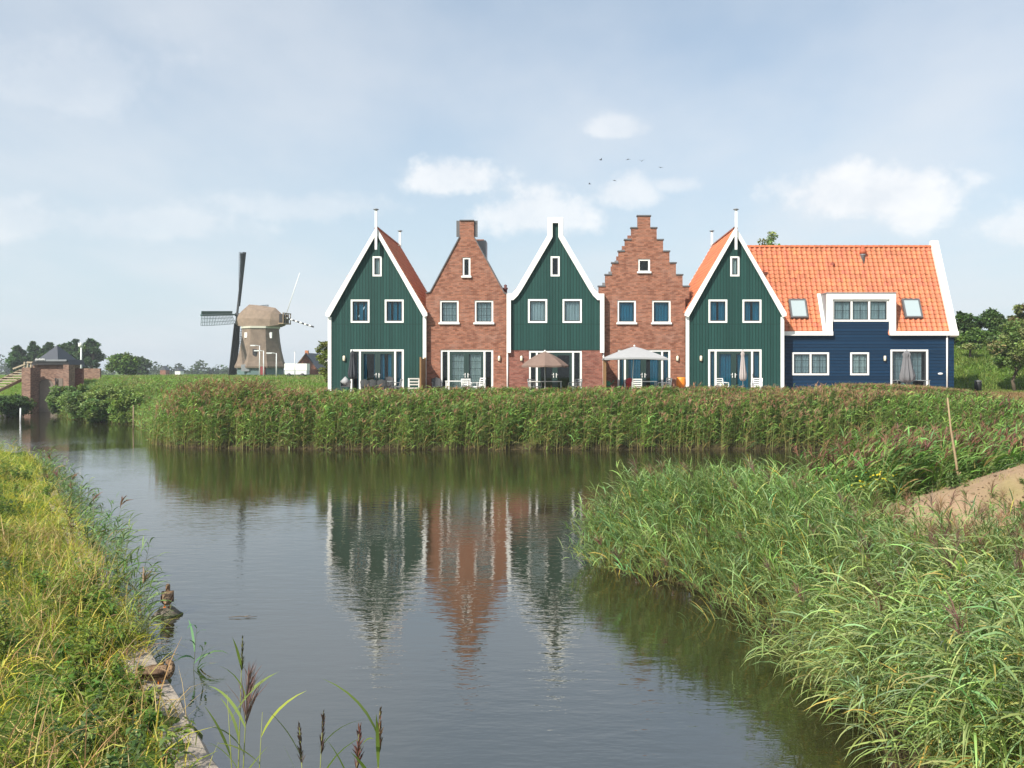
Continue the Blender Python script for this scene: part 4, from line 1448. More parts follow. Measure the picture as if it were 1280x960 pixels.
# sails
hub = thing('sail_cross', None, None, (axn.x * 3.9, axn.y * 3.9, zc(408.5) + 1.88))
hub.parent = wm
hub.rotation_euler = (0, R(-9), math.atan2(axn.y, axn.x))
MB().tube([(-1.6, 0, 0), (0.25, 0, 0)], [0.32, 0.28], 10).build('shaft', M_SAIL, hub)
LB = 9.6
for k in range(4):
    a = PI / 2 * k + R(4)
    cu_, cv_ = Vector((0, math.sin(a), math.cos(a))), Vector((0, math.cos(a), -math.sin(a)))
    mb = MB()
    o_ = Vector((0.12 if k % 2 else 0.0, 0, 0))
    mb.bar(o_, o_ + cu_ * LB, 0.26, 0.2)
    # lead-side boards
    p = [o_ + cu_ * 1.3 + cv_ * -0.14, o_ + cu_ * LB + cv_ * -0.14, o_ + cu_ * LB + cv_ * -0.60, o_ + cu_ * 1.3 + cv_ * -0.55]
    e_ = Vector((0.05, 0, 0))
    mb.add([v_ + e_ for v_ in p] + [v_ - e_ for v_ in p], [(0, 1, 2, 3), (7, 6, 5, 4), (0, 1, 5, 4), (1, 2, 6, 5), (2, 3, 7, 6), (3, 0, 4, 7)])
    # lattice on the trailing side
    for i in range(22):
        tq = 1.4 + (LB - 1.5) * i / 21
        w_ = 1.5
        tw = 0.55 * (1 - i / 21) + 0.05
        mb.bar(o_ + cu_ * tq, o_ + cu_ * tq + cv_ * w_ * math.cos(tw) + Vector((-w_ * math.sin(tw), 0, 0)), 0.06, 0.05)
    for jj in range(1, 4):
        for i in range(7):
            t0, t1 = i / 7, (i + 1) / 7
            def pt(tt):
                tw = 0.55 * (1 - tt) + 0.05
                w_ = 1.5 * jj / 3
                return o_ + cu_ * (1.4 + (LB - 1.5) * tt) + cv_ * w_ * math.cos(tw) + Vector((-w_ * math.sin(tw), 0, 0))
            mb.bar(pt(t0), pt(t1), 0.05, 0.05)
    mb.build('sail', M_SAIL if k != 1 else M_SAILGREEN, hub)
    if k in (0, 2):   # cloth rolled out on the standing pair
        def cpt(tt, ww):
            tw = 0.55 * (1 - tt) + 0.05
            w_ = 1.5 * ww * (0.45 + 0.55 * tt)
            return o_ + cu_ * (1.6 + (LB - 1.8) * tt) + cv_ * w_ * math.cos(tw) + Vector((-w_ * math.sin(tw) - 0.07, 0, 0))
        vs, fs = [], []
        for i in range(9):
            vs += [cpt(i / 8, 0.05), cpt(i / 8, 0.9)]
        for i in range(8): fs.append((2 * i, 2 * i + 2, 2 * i + 3, 2 * i + 1))
        MB().add(vs, fs).build('sail_cloth', M_SAIL, hub, fixn=False)
# small windows and door of the mill
for (px, py, w_, h_) in ((322.5, 441.5, 0.55, 1.1), (338.5, 419.5, 0.4, 0.9), (309.5, 419.5, 0.4, 0.8)):
    mb = MB()
    rr_ = 24.6 * mxs if py > 430 else 21.6 * mxs
    xx = X(px + 4, YM) - X(326, YM)
    yy = -math.sqrt(max(0.1, rr_ * rr_ - xx * xx)) - 0.05
    mb.box(xx - w_ / 2, xx + w_ / 2, yy - 0.1, yy + 0.5, zc(py) - h_ / 2, zc(py) + h_ / 2)
    mb.build('shutter', M_WHITE if py < 430 else M_BLACK, wm)
MB().box(1.0, 1.7, -28.6 * mxs - 0.1, -28.6 * mxs + 0.3, 0, 1.2).build('door', plain('oxblood_paint', (0.22, 0.03, 0.03), 0.6, 0.2), wm)
MB().box(-1.8, -0.6, -28.0 * mxs - 0.12, -28.6 * mxs + 0.3, 0.5, 1.5).build('window', M_LEAD, wm)


# ------------------------------------------------------------------ street lamps, sign, cottage beyond the meadow
def street_lamp(px, ptop, Y, side, label, arm=0.9):
    z0 = 2.9
    r_ = thing('street_lamp', label, 'street lamp', (X(px, Y), Y, z0), 0, 'street lamps near the windmill')
    h = Z(ptop, Y) - z0
    MB().tube([(0, 0, 0), (0, 0, h)], [0.09, 0.06], 8).build('pole', M_GALV, r_)
    MB().tube([(0, 0, h - 0.05), (side * arm * 0.5, 0, h + 0.03), (side * arm, 0, h + 0.02)], 0.045, 6).build('arm', M_GALV, r_)
    hd = MB().box(side * arm - 0.35, side * arm + 0.35, -0.12, 0.12, h - 0.06, h + 0.09)
    hd.build('lamp_head', M_GALV, r_)


street_lamp(324.5, 432, 126, -1, 'tall galvanised street lamp before the middle of the windmill body')
street_lamp(329.5, 438.5, 122, -1, 'slim street lamp just right of the tall one before the windmill')
street_lamp(345.5, 441.5, 118, -1, 'short street lamp before the dark side of the windmill')
pp = thing('flag_pole', 'plain white pole in front of the small brick cottage', 'pole', (X(368.5, 120), 120, 2.9))
MB().tube([(0, 0, 0), (0, 0, Z(440, 120) - 2.9)], [0.07, 0.05], 8).build('shaft', M_GALV, pp)
MB().lathe([(0.05, 0), (0.09, 0.05), (0.02, 0.12)], (0, 0, Z(440, 120) - 2.9), 8).build('knob', M_GALV, pp)
tp = thing('white_trailer', 'long white trailer parked beside the windmill', 'trailer', (X(371.5, 124), 124, 2.9))
MB().box(-1.5, 1.5, -0.8, 0.8, Z(463, 124) - 2.9, Z(454.5, 124) - 2.9).build('cover', M_WHITE, tp)
MB().box(-1.46, 1.46, -0.76, 0.76, 0.45, Z(463, 124) - 2.903).build('bed', M_GALV, tp)
for sx in (-0.9, 0.9):
    for sy in (-0.7, 0.7):
        wv_ = MB().lathe([(0.05, -0.08), (0.3, -0.08), (0.32, 0), (0.3, 0.08), (0.05, 0.08)], (0, 0, 0), 14).build('wheel', M_BLACK, tp, (sx, sy, 0.32))
        wv_.rotation_euler = (R(90), 0, 0)
ct = thing('brick_cottage', 'small brick cottage with a steep gable beside the windmill', 'house', (X(382, 150), 150, 2.6))
kz = 150 / F_PX
gzc = lambda py: Z(py, 150) - 2.6
MB().prism([(-13 * kz, 0), (16 * kz, 0), (16 * kz, gzc(463)), (0.5 * kz, gzc(442)), (-13 * kz, gzc(460))], 0, 8).build('wall', M_BRICK, ct)
MB().prism([(0.5 * kz, gzc(441)), (18 * kz, gzc(464)), (18 * kz, gzc(466)), (0.5 * kz, gzc(443))], -0.2, 8.2).build('roof', M_SLATE, ct)
MB().prism([(0.5 * kz, gzc(441)), (-14 * kz, gzc(459.5)), (-14 * kz, gzc(461.5)), (0.5 * kz, gzc(443))], -0.2, 8.2).build('roof', M_TILE if False else M_FENCE, ct)
MB().box(-0.25, 0.25, 0.5, 1.1, gzc(446), gzc(438)).build('chimney', plain('orange_brick', (0.45, 0.17, 0.07), 0.8, 0.15), ct)
bh = thing('barn', 'long low dark-roofed shed behind the brick cottage', 'shed', (X(402, 170), 170, 2.4))
MB().box(-2.5, 6, 0, 7, 0, Z(452, 170) - 2.4).build('wall', M_MILLGREEN, bh)
MB().box(-2.9, 6.3, -0.3, 7.3, Z(452, 170) - 2.397, Z(450.5, 170) - 2.4).build('gutter', M_WHITE, bh)
MB().prism([(-2.7, Z(450.5, 170) - 2.397), (6.2, Z(450.5, 170) - 2.397), (5.5, Z(445, 170) - 2.4), (-1.5, Z(445, 170) - 2.4)], 0, 7).build('roof', M_SLATE, bh)
for px, py, Y, c_, lab in ((203.5, 459, 300, M_BRICK, 'tiny brick chimney hut on the far polder, by the reddish mast'), (222, 461, 310, M_WHITE, 'tiny white hut on the far polder')):
    hh_ = thing('far_hut', lab, 'hut', (X(px, Y), Y, 1.2), 0, 'tiny huts on the far polder')
    zz = Z(py, Y) - 1.2
    MB().box(-0.9, 0.9, 0, 3, 0, zz * 0.75).build('wall', c_, hh_)
    MB().prism([(-1.1, zz * 0.75 + 0.003), (1.1, zz * 0.75 + 0.003), (0, zz + 0.4)], -0.1, 3.1).build('roof', M_SLATE, hh_)

# ------------------------------------------------------------------ sluice house at the end of the channel
YS = 87.0
ks = YS / F_PX
sx_ = lambda px: X(px, YS)
sz_ = lambda py: Z(py, YS)
sl_ = thing('sluice_wall', 'old brown brick sluice wall with two piers at the end of the channel', 'sluice', (0, 0, 0))
MB().box(X(27, 85.5), X(38, 85.5), 85.5, 87.2, -0.8, Z(459.5, 85.5)).build('pier', M_OLDBRICK, sl_)
MB().box(sx_(50), sx_(79), 86.9, 87.6, -0.8, sz_(473)).build('lower_wall', plain('mossy_stone', (0.17, 0.14, 0.115), 0.95, 0.45, 1.5, 0.6), sl_)
mb = MB()
for i in range(13):
    a = PI * i / 12
    if i < 12:
        b_ = PI * (i + 1) / 12
        c0 = (sx_(59), sz_(482))
        mb.add([(c0[0] + math.cos(q_) * r_, 86.85 - dy_, c0[1] + math.sin(q_) * r_ * 0.85) for dy_ in (0, 0.1) for q_, r_ in ((a, 0.75), (b_, 0.75), (b_, 1.05), (a, 1.05))],
               [(0, 1, 2, 3), (4, 5, 6, 7), (0, 1, 5, 4), (2, 3, 7, 6)])
mb.build('arch', M_OLDBRICK, sl_)
MB().box(X(79, 86.5), X(86, 86.5), 86.5, 87.6, -0.6, sz_(456)).build('pier', M_OLDBRICK, sl_)
MB().box(X(88, 89.3), X(103, 89.3), 89.3, 89.6, 0.5, Z(460.5, 89.3)).build('wing_wall', M_BRICK2, sl_)
MB().box(X(105, 96), X(125, 96), 96, 96.3, 1, Z(460.5, 96)).build('wing_wall', M_OLDBRICK, sl_)
MB().bar((sx_(71.5), 86.75, sz_(484)), (sx_(71.5), 86.75, sz_(472)), 0.08).build('gate_rod', M_BLACK, sl_)
ph_ = thing('pump_house', 'brown brick pump house with a flat black overhanging roof above the sluice', 'house', (0, 0, 0))
MB().box(X(41, 88), X(84, 88), 88.0, 90.4, 1, Z(456, 88)).build('wall', M_OLDBRICK, ph_)
MB().prism([(X(38, 87.6), Z(455.7, 87.6)), (X(87, 87.6), Z(455.7, 87.6)), (X(83.5, 87.6), Z(449.5, 87.6)), (X(43, 87.6), Z(449.5, 87.6))], 87.6, 90.6).build('roof', M_BLACK, ph_)
MB().box(X(43.5, 87.5), X(83, 87.5), 87.5, 87.58, Z(451.6, 87.5), Z(449.3, 87.5)).build('roof_edge', M_LEAD, ph_)
mb = MB()
for i, px in enumerate((44.5, 46.5, 48.5, 50.5, 52.5, 54.5)):
    mb.bar((X(px, 87.4), 87.4, Z(450, 87.4)), (X(px + 1, 87.4), 87.45, Z(448.2 + 0.5 * (i % 2), 87.4)), 0.05, 0.14)
mb.build('roof_marks', M_WHITE, ph_)
sh_ = thing('slate_house', 'grey slate pyramid-roofed house behind the brick pump house', 'house', (0, 0, 0))
hx0, hx1, hy0, hy1, hz0 = -64.2, -60.5, 112.0, 118.6, Z(458, 115)
MB().box(hx0 + 0.3, hx1 - 0.3, hy0 + 0.3, hy1 - 0.3, 1.5, hz0).build('wall', M_OLDBRICK, sh_)
hap = (-62.35, 115.2, Z(431.5, 115.2))
MB().add([(hx0, hy0, hz0 + 0.003), (hx1, hy0, hz0 + 0.003), (hx1, hy1, hz0 + 0.003), (hx0, hy1, hz0 + 0.003), hap], [(0, 1, 4), (1, 2, 4), (2, 3, 4), (3, 0, 4), (0, 3, 2, 1)]).build('roof', M_SLATE, sh_)
lp = thing('lamp_post', 'white lamp post behind the pump house', 'lamp post', (X(101.5, 98), 98, 2.9), 0)
hl = Z(433, 98) - 2.9
MB().tube([(0, 0, 0), (0, 0, hl)], [0.11, 0.08], 8).build('pole', M_GALV, lp)
MB().lathe([(0.08, 0.0), (0.22, 0.1), (0.22, 0.4), (0.05, 0.5)], (-0.08, 0, hl - 0.1), 10).build('lantern', M_WHITE, lp)
# timber stairs up the bank left of the sluice
stg = thing('timber_stairs', 'timber stairs climbing the bank left of the sluice', 'stairs', (0, 0, 0))
mb = MB()
p0, p1 = Vector((sx_(4), 83.0, sz_(493))), Vector((sx_(17), 89.5, sz_(462.5)))
for i in range(11):
    c_ = p0.lerp(p1, i / 10)
    mb.box(c_.x - 0.85, c_.x + 0.85, c_.y - 0.17, c_.y + 0.17, c_.z - 0.06, c_.z + 0.04)
mb.build('treads', M_PALEWOOD, stg)
for off in (-0.95, 0.95):
    MB().bar(p0 + Vector((off, -0.2, -0.15)), p1 + Vector((off, 0.2, -0.1)), 0.09, 0.28).build('stringer', M_WOOD, stg)
rl = thing('timber_railing', 'pale timber railing at the top of the stairs', 'railing', (0, 0, 0))
for px, py in ((5, 463), (9.5, 463.5), (14, 463), (22, 462)):
    MB().bar((sx_(px), 90.2, sz_(py)), (sx_(px + 1.5), 90.2, sz_(452)), 0.13).build('post', M_PALEWOOD, rl)
MB().bar((sx_(-8), 90.1, sz_(461)), (sx_(8), 90.1, sz_(455)), 0.08, 0.14).build('rail', M_PALEWOOD, rl)
MB().bar((sx_(10), 90.1, sz_(452.5)), (sx_(24), 90.1, sz_(453)), 0.08, 0.16).build('rail', M_PALEWOOD, rl)

# stakes in the channel
for px, py0, py1, mat_, lab in ((25.3, 511, 524, M_GALV, 'pale stake standing in the channel before the sluice'), (166.5, 508, 560, M_WOOD, 'thin dark stake standing in the channel by the light green reeds')):
    Y_ = 4 * F_PX / (min(py1, 535) - VPY) if px > 100 else 4 * F_PX / (527 - VPY)
    s_ = thing('mooring_stake', lab, 'stake', (X(px, Y_), Y_, -0.4))
    zt_ = Z(py0, Y_) + 0.4
    MB().tube([(0, 0, 0), (0.02, 0, zt_)], 0.055 if px < 100 else 0.04, 7).build('shaft', mat_, s_)
    MB().lathe([(0.06, 0), (0.06, 0.04), (0.02, 0.07)], (0.02, 0, zt_), 7).build('cap', mat_, s_)

# leaning stake on the mound
ss = thing('leaning_stake', 'tall thin leaning stake on the bare soil mound', 'stake', (8.35, 19.0, float(land_z(np.array([8.35]), np.array([19.0]))[0]) - 0.05))
MB().tube([(0, 0, 0), (-0.08, 0, 0.6), (-0.17, 0.02, 1.2), (-0.235, 0.03, 1.86)], [0.030, 0.025, 0.021, 0.016], 8).build('shaft', M_STAKE, ss)
MB().tube([(-0.03, 0, 0.25), (0.02, -0.02, 0.33)], [0.014, 0.008], 6).build('twig_stub', M_STAKE, ss)

# stone quay along the left bank
qw = []
for seg in range(22):
    y0_ = 4.0 + seg * 3.8
    mb = MB()
    nsub = 10
    vs, fs = [], []
    for i in range(nsub + 1):
        y_ = y0_ + 3.8 * i / nsub * (0.997 if i == nsub else 1)
        x_ = quay_x(y_)
        j = random.gauss(0, 0.018)
        vs += [(x_ + 0.05 + j, y_, -0.8), (x_ + 0.05 + j, y_, 0.20), (x_ + 0.0 + j, y_, 0.26 + random.gauss(0, 0.012)), (x_ - 0.42 + random.gauss(0, 0.03), y_, 0.29 + random.gauss(0, 0.014)), (x_ - 0.45, y_, -0.2)]
    for i in range(nsub):
        for k in range(4):
            fs.append((i * 5 + k, (i + 1) * 5 + k, (i + 1) * 5 + k + 1, i * 5 + k + 1))
    fs.append((0, 1, 2, 3, 4))
    fs.append(tuple(nsub * 5 + k for k in (4, 3, 2, 1, 0)))
    qw.append((vs, fs))
mb = MB()
for vs, fs in qw: mb.add(vs, fs)
tag(mb.build('quay_wall', M_STONE), 'low weathered stone quay edge along the left bank', 'quay wall')

# ------------------------------------------------------------------ vegetation
def pnoise(x, y, s, seed=0):
    """smooth patchy value 0..1 over the ground"""
    r_ = np.random.default_rng(seed + 100)
    v_ = np.zeros_like(x)
    for k in range(9):
        a = r_.uniform(0, 2 * PI)
        f_ = r_.uniform(0.6, 2.6) / s
        v_ = v_ + np.sin((x * np.cos(a) + y * np.sin(a)) * 2 * PI * f_ + r_.uniform(0, 7)) / (1 + 0.5 * k)
    return 1 / (1 + np.exp(-1.4 * v_))


def jitter(C, amt, rg):
    return np.clip(C * (1 + rg.normal(0, amt, (len(C), 1))) * (1 + rg.normal(0, amt * 0.35, C.shape)), 0.004, 0.9)


def reeds(name, label, xs, ys, H, leaves, leafL, leafW, wind, windk, plume, seed, nseg=3, tone=(0.115, 0.165, 0.050), dry=(0.26, 0.20, 0.075), plume_col=(0.21, 0.125, 0.10), dryness=0.18,
          plume_n=10, plume_w=0.028, patch=3.0, lean=0.10, stalkW=0.010, leafe=(0.75, 1.25), dr=(0.9, 1.9), low=0.12, plume_l=0.27):
    rg = np.random.default_rng(seed)
    N = len(xs)
    z0 = np.maximum(land_z(xs, ys), -0.35)
    P = np.stack([xs, ys, z0], -1)
    b_ = NP()
    laz = np.where(rg.random(N) < windk, wind + rg.normal(0, 0.5, N), rg.uniform(0, 2 * PI, N))
    lean = np.zeros(N) + lean
    le = PI / 2 - np.abs(rg.normal(0, 1, N)) * lean - 0.02
    bend = np.abs(rg.normal(1.2, 0.7, N)) * lean
    tint = jitter(np.tile(np.array(tone), (N, 1)), 0.20, rg)
    pat = pnoise(xs, ys, patch, seed)
    tint = tint * (0.66 + 0.68 * pat)[:, None]
    blue = rg.random(N)[:, None] < 0.22
    tint = np.where(blue, tint * np.array((0.85, 1.0, 1.25)), tint)
    # stalks
    V, Q = ribbons(P, laz, H, np.full(N, stalkW), le, bend, rg.uniform(0, PI, N), 4, [1, 0.95, 0.8, 0.6, 0.35])
    sc_ = np.repeat(jitter(np.tile(np.array((0.20, 0.19, 0.065)), (N, 1)), 0.2, rg), 10, 0)
    b_.add(V, Q, sc_)

    def on_stalk(i, f_):
        """point at share f_ of the height"""
        ang = le[i] - bend[i] * f_ * 0.5
        hx = np.cos(ang) * H[i] * f_
        return np.stack([P[i, 0] + hx * np.cos(laz[i]), P[i, 1] + hx * np.sin(laz[i]), P[i, 2] + np.sin(ang) * H[i] * f_], -1)
    i = np.repeat(np.arange(N), leaves)
    M = len(i)
    f_ = np.tile((np.arange(leaves) + 0.5) / leaves, N) * (1 - low) + low + rg.normal(0, 0.03, M)
    f_ = np.clip(f_, 0.03, 0.98)
    az = np.where(rg.random(M) < windk, wind + rg.normal(0, 0.75, M), rg.uniform(0, 2 * PI, M))
    L_ = leafL * rg.uniform(0.6, 1.25, M) * (0.65 + 0.6 * np.sin(PI * np.clip(f_, 0, 1)))
    V, Q = ribbons(on_stalk(i, f_), az, L_, leafW * rg.uniform(0.7, 1.25, M), rg.uniform(leafe[0], leafe[1], M), rg.uniform(dr[0], dr[1], M), rg.normal(0, 0.45, M), nseg,
                   [0.5, 1.0, 0.75, 0.05] if nseg == 3 else ([0.55, 1.0, 0.08] if nseg == 2 else [0.45, 0.95, 1.0, 0.65, 0.04]))
    C = jitter(tint[i], 0.16, rg)
    isdry = (rg.random(M) < dryness * np.clip(1.9 - 2.2 * f_, 0.15, 2))[:, None]
    C = np.where(isdry, jitter(np.tile(np.array(dry), (M, 1)), 0.25, rg), C)
    b_.add(V, Q, np.repeat(C, (nseg + 1) * 2, 0))
    ob = b_.build(name, M_LEAF)
    tag(ob, label, 'reeds', kind='stuff')
    # plumes: loose tapering brushes
    if np.max(plume) > 0:
        pk = np.where(rg.random(N) < plume)[0]
        i = np.repeat(pk, plume_n)
        M = len(i)
        f_ = 1.0 - rg.uniform(0, 0.10, M)
        V, Q = ribbons(on_stalk(i, f_), laz[i] + rg.normal(0, 1.0, M), plume_l * rg.uniform(0.5, 1.1, M), plume_w * rg.uniform(0.5, 1.2, M) * (plume_l / 0.27), rg.uniform(1.0, 1.5, M), rg.uniform(0.3, 1.2, M), rg.uniform(0, PI, M), 2, [0.5, 1.0, 0.15])
        pc = jitter(np.tile(np.array(plume_col), (N, 1)), 0.22, rg)
        b2 = NP()
        b2.add(V, Q, np.repeat(jitter(pc[i], 0.12, rg), 6, 0))
        po = b2.build('plumes', M_PLUME, ob)
        po['kind'] = 'stuff'
    return ob


def scatter(n, x0, x1, y0, y1, keep, seed):
    rg = np.random.default_rng(seed)
    xs, ys = rg.uniform(x0, x1, n), rg.uniform(y0, y1, n)
    k = keep(xs, ys, rg)
    return xs[k], ys[k]


# the long far belt along the water before the houses
xs, ys = scatter(15500, -23, 21, 45.2, 50.6, lambda x, y, r_: (pond_d(x, y) > -0.45) & (pond_d(x, y) < 4.2 + 4.0 * (x > 12)) & (y < 50.0) & (x < 20.6) & (r_.random(len(x)) < 0.95 * np.where(pond_d(x, y) < 0.5, pnoise(x, y, 1.6, 8), 1)), 1)
edge = np.clip((pond_d(xs, ys) + 0.4) / 1.6, 0, 1)
rg = np.random.default_rng(5)
zb_ = np.maximum(land_z(xs, ys), -0.3)
topz = 2.58 + 0.50 * sstep(-12, -17, xs) + 0.10 * sstep(-2, 8, xs) - 0.25 * sstep(17, 21, xs) + 0.42 * (pnoise(xs, ys, 5, 3) - 0.5) + 0.30 * (pnoise(xs, ys, 1.5, 4) - 0.5) + rg.normal(0, 0.13, len(xs))
Hh = np.clip((topz - zb_) * (0.62 + 0.38 * edge), 0.5, 3.6)
reeds('reed_belt', 'tall green reed belt with brown plumes along the far shore before the houses', xs, ys, Hh, 10, 0.46, 0.042, 0.2, 0.6, 0.26 + 0.40 * sstep(3, 10, xs) + 0.40 * sstep(-11, -16, xs), 21, nseg=2, tone=(0.172, 0.270, 0.060), dryness=0.20, plume_n=7,
      plume_l=0.27, plume_col=(0.30, 0.18, 0.11), stalkW=0.020, low=0.16, lean=0.06, patch=1.6)

# reeds on the near point of land at the right
def near_bed(x, y, r_):
    ymax = np.maximum(13.6 + 0.3 * np.sin(x * 3), np.minimum(21.4 - 0.5 * x, 19.4 - 4.5 * (x - 4.1)))
    return (pond_d(x, y) > -0.40) & (mound(x, y) < 0.30) & (y < ymax) & (x > 0.2) & ((y > 13) | (x > 3.25)) & (y > 6.8) & (x < 0.62 * y + 1.5) & (r_.random(len(x)) < 0.80 * (0.55 + 0.45 * pnoise(x, y, 1.4, 61)))


xs, ys = scatter(30000, -0.5, 12, 5.5, 26, near_bed, 2)
dd = pond_d(xs, ys)
rg = np.random.default_rng(6)
Hh = (1.52 - 0.26 * sstep(14, 18, ys) + 0.42 * (pnoise(xs, ys, 1.5, 9) - 0.2) + rg.normal(0, 0.13, len(xs))) * (0.78 + 0.22 * np.clip((dd + 0.4) / 0.9, 0, 1))
Hh = Hh - 0.35 * np.clip(land_z(xs, ys) - 0.4, 0, 1)
Hh = Hh + 0.05 * sstep(11, 8, ys) - 0.38 * sstep(4.2, 5.6, xs) * sstep(14, 12, ys)
ln = 0.12 + 0.30 * np.clip(1 - (dd + 0.4) / 1.0, 0, 1)
fr_ = ys + rg.normal(0, 0.8, len(ys)) < 12.3
k = fr_
reeds('reed_bed', 'drooping grey-green reeds hanging over the water in the right foreground', xs[k], ys[k], Hh[k], 16, 0.46, 0.0165, PI + 0.55, 0.66, 0.05, 31, nseg=4, tone=(0.250, 0.325, 0.115), dry=(0.42, 0.34, 0.09), dryness=0.15, plume_n=26, lean=ln[k] * 0.75,
      plume_col=(0.20, 0.13, 0.10), leafe=(0.15, 1.15), dr=(0.5, 1.6), stalkW=0.007, plume_w=0.010, low=0.30, patch=0.9)
k = ~fr_
reeds('reed_bed', 'light green upright reed bed on the near point at the right', xs[k], ys[k], Hh[k], 15, 0.42, 0.0155, PI + 0.5, 0.55, 0.035, 32, nseg=4, tone=(0.205, 0.300, 0.100), dry=(0.40, 0.34, 0.08), dryness=0.20, plume_n=22, lean=ln[k],
      plume_col=(0.20, 0.13, 0.10), leafe=(0.85, 1.4), dr=(0.4, 1.6), stalkW=0.008, plume_w=0.012, low=0.22, patch=1.3)
xs, ys = scatter(360, 4.2, 9, 11.3, 14.2, lambda x, y, r_: (mound(x, y) < 0.34) & (x < 0.62 * y + 1), 62)
rg = np.random.default_rng(14)
reeds('plumed_reeds', 'reeds with upright brown plumes along the front of the bare mound', xs, ys, np.clip(1.95 - land_z(xs, ys) + rg.normal(0, 0.12, len(xs)), 0.5, 2), 7, 0.36, 0.018, 0.2, 0.5, 0.34, 33, nseg=3, tone=(0.19, 0.27, 0.085), dryness=0.15, plume_n=30, lean=0.08,
      plume_col=(0.21, 0.130, 0.085), stalkW=0.007, plume_w=0.010, plume_l=0.20)

# second belt behind the mound
xs, ys = scatter(16000, 3, 23, 20, 38, lambda x, y, r_: (pond_d(x, y) > -0.6) & (pond_d(x, y) < 3.6) & (mound(x, y) < 0.30) & (y > 20.3 + 0.0 * x) & (x > 5.5) & (x < 0.62 * y + 2) & (r_.random(len(x)) < 0.85), 3)
rg = np.random.default_rng(8)
Hh = 1.95 + 0.3 * pnoise(xs, ys, 3.0, 12) + rg.normal(0, 0.14, len(xs)) - 0.45 * sstep(24.5, 20.5, ys)
Hh = Hh * (0.55 + 0.45 * sstep(5.4, 7.4, xs))
reeds('reed_belt', 'wind-combed green reed belt between the bare mound and the channel', xs, ys, Hh, 11, 0.55, 0.034, -0.1, 0.8, 0.42, 41, nseg=3, tone=(0.155, 0.260, 0.060), dryness=0.12, plume_n=8, lean=0.16, dr=(0.7, 1.5),
      plume_col=(0.20, 0.105, 0.075), stalkW=0.012)

# light reeds on the left flank of the channel
def keepL(x, y, r_):
    d_ = pond_d(x, y)
    return (d_ > -0.3) & (d_ < 7) & (y > 48) & (x > quay_x(y) + 3) & (x < -17.5) & (y < 72)


xs, ys = scatter(9000, -42, -17, 47, 76, keepL, 4)
rg = np.random.default_rng(9)
Hh = np.clip(np.minimum(1.2 + 0.5 * pnoise(xs, ys, 5, 22), 3.15 - land_z(xs, ys)) + rg.normal(0, 0.12, len(xs)), 0.3, 2.2)
reeds('reed_bank', 'pale green low reeds on the slope left of the brown-plumed belt', xs, ys, Hh, 9, 0.42, 0.05, 0.4, 0.4, 0.04, 51, nseg=2, tone=(0.17, 0.26, 0.055), dryness=0.1, plume_n=5, stalkW=0.02, low=0.05)

# low growth along the far left shore
xs, ys = scatter(9000, -47, -29, 64, 88, lambda x, y, r_: (pond_d(x, y) > -0.3) & (pond_d(x, y) < 3.2) & (x > quay_x(y) + 2) & (y > 66), 44)
rg = np.random.default_rng(19)
reeds('shore_growth', 'pale green sedge along the left shore under the bushes', xs, ys, 0.75 + 0.7 * pnoise(xs, ys, 3, 2) + rg.normal(0, 0.1, len(xs)), 8, 0.42, 0.055, 0.3, 0.4, 0.02, 57, nseg=2, tone=(0.17, 0.25, 0.06), dryness=0.12, plume_n=4, stalkW=0.02, low=0.02)

# sparse reeds standing in the water against the quay
xs, ys = scatter(26000, -26, -3, 9, 44, lambda x, y, r_: (x - quay_x(y) > 0.02) & (x - quay_x(y) < 0.10 + 0.85 * r_.random(len(x)) ** 2) & (r_.random(len(x)) < 0.95 * (pnoise(x, y, 4, 31) > 0.30)) & (y > 12.2) & ~((np.abs(x - X(209, 15.0) * y / 15.0) < 0.28) & (y < 15.7)), 5)
rg = np.random.default_rng(10)
Hh = rg.uniform(0.5, 1.0, len(xs)) * (0.6 + 0.9 * pnoise(xs, ys, 3, 37)) * (0.75 + 0.25 * sstep(30, 20, ys)) + 0.25
reeds('quayside_reeds', 'loose dark green reeds standing in the water along the stone quay', xs, ys, Hh, 9, 0.38, 0.024, -0.1, 0.55, 0.03, 61, nseg=4, tone=(0.135, 0.215, 0.075), dryness=0.12, lean=0.16)


def grass_field(name, label, xs, ys, L_, W_, cols, seed, nb=6, spread=0.08, nseg=2, e=(0.9, 1.5), dr=(0.3, 1.4), patch=2.5, mat=None, zoff=0.0):
    rg = np.random.default_rng(seed)
    n = len(xs)
    i = np.repeat(np.arange(n), nb)
    M = len(i)
    x = xs[i] + rg.normal(0, spread, M)
    y = ys[i] + rg.normal(0, spread, M)
    P = np.stack([x, y, land_z(x, y) - 0.01 + zoff], -1)
    pt_ = pnoise(xs, ys, patch, seed)
    cols = np.array(cols)
    k = np.clip(pt_ * len(cols) + rg.normal(0, 0.7, n), 0, len(cols) - 0.01).astype(int)
    C = jitter(cols[k][i], 0.20, rg)
    Lx = L_ * (0.55 + 0.7 * pnoise(xs, ys, patch * 1.7, seed + 5))[i] * rg.uniform(0.6, 1.25, M)
    V, Q = ribbons(P, rg.uniform(0, 2 * PI, M), Lx, W_ * rg.uniform(0.7, 1.3, M), rg.uniform(e[0], e[1], M), rg.uniform(dr[0], dr[1], M), rg.normal(0, 0.5, M), nseg, [1.0, 0.8, 0.1] if nseg == 2 else [0.8, 1.0, 0.7, 0.08])
    b_ = NP()
    b_.add(V, Q, np.repeat(C, (nseg + 1) * 2, 0))
    return tag(b_.build(name, mat or M_LEAF), label, 'grass', kind='stuff')


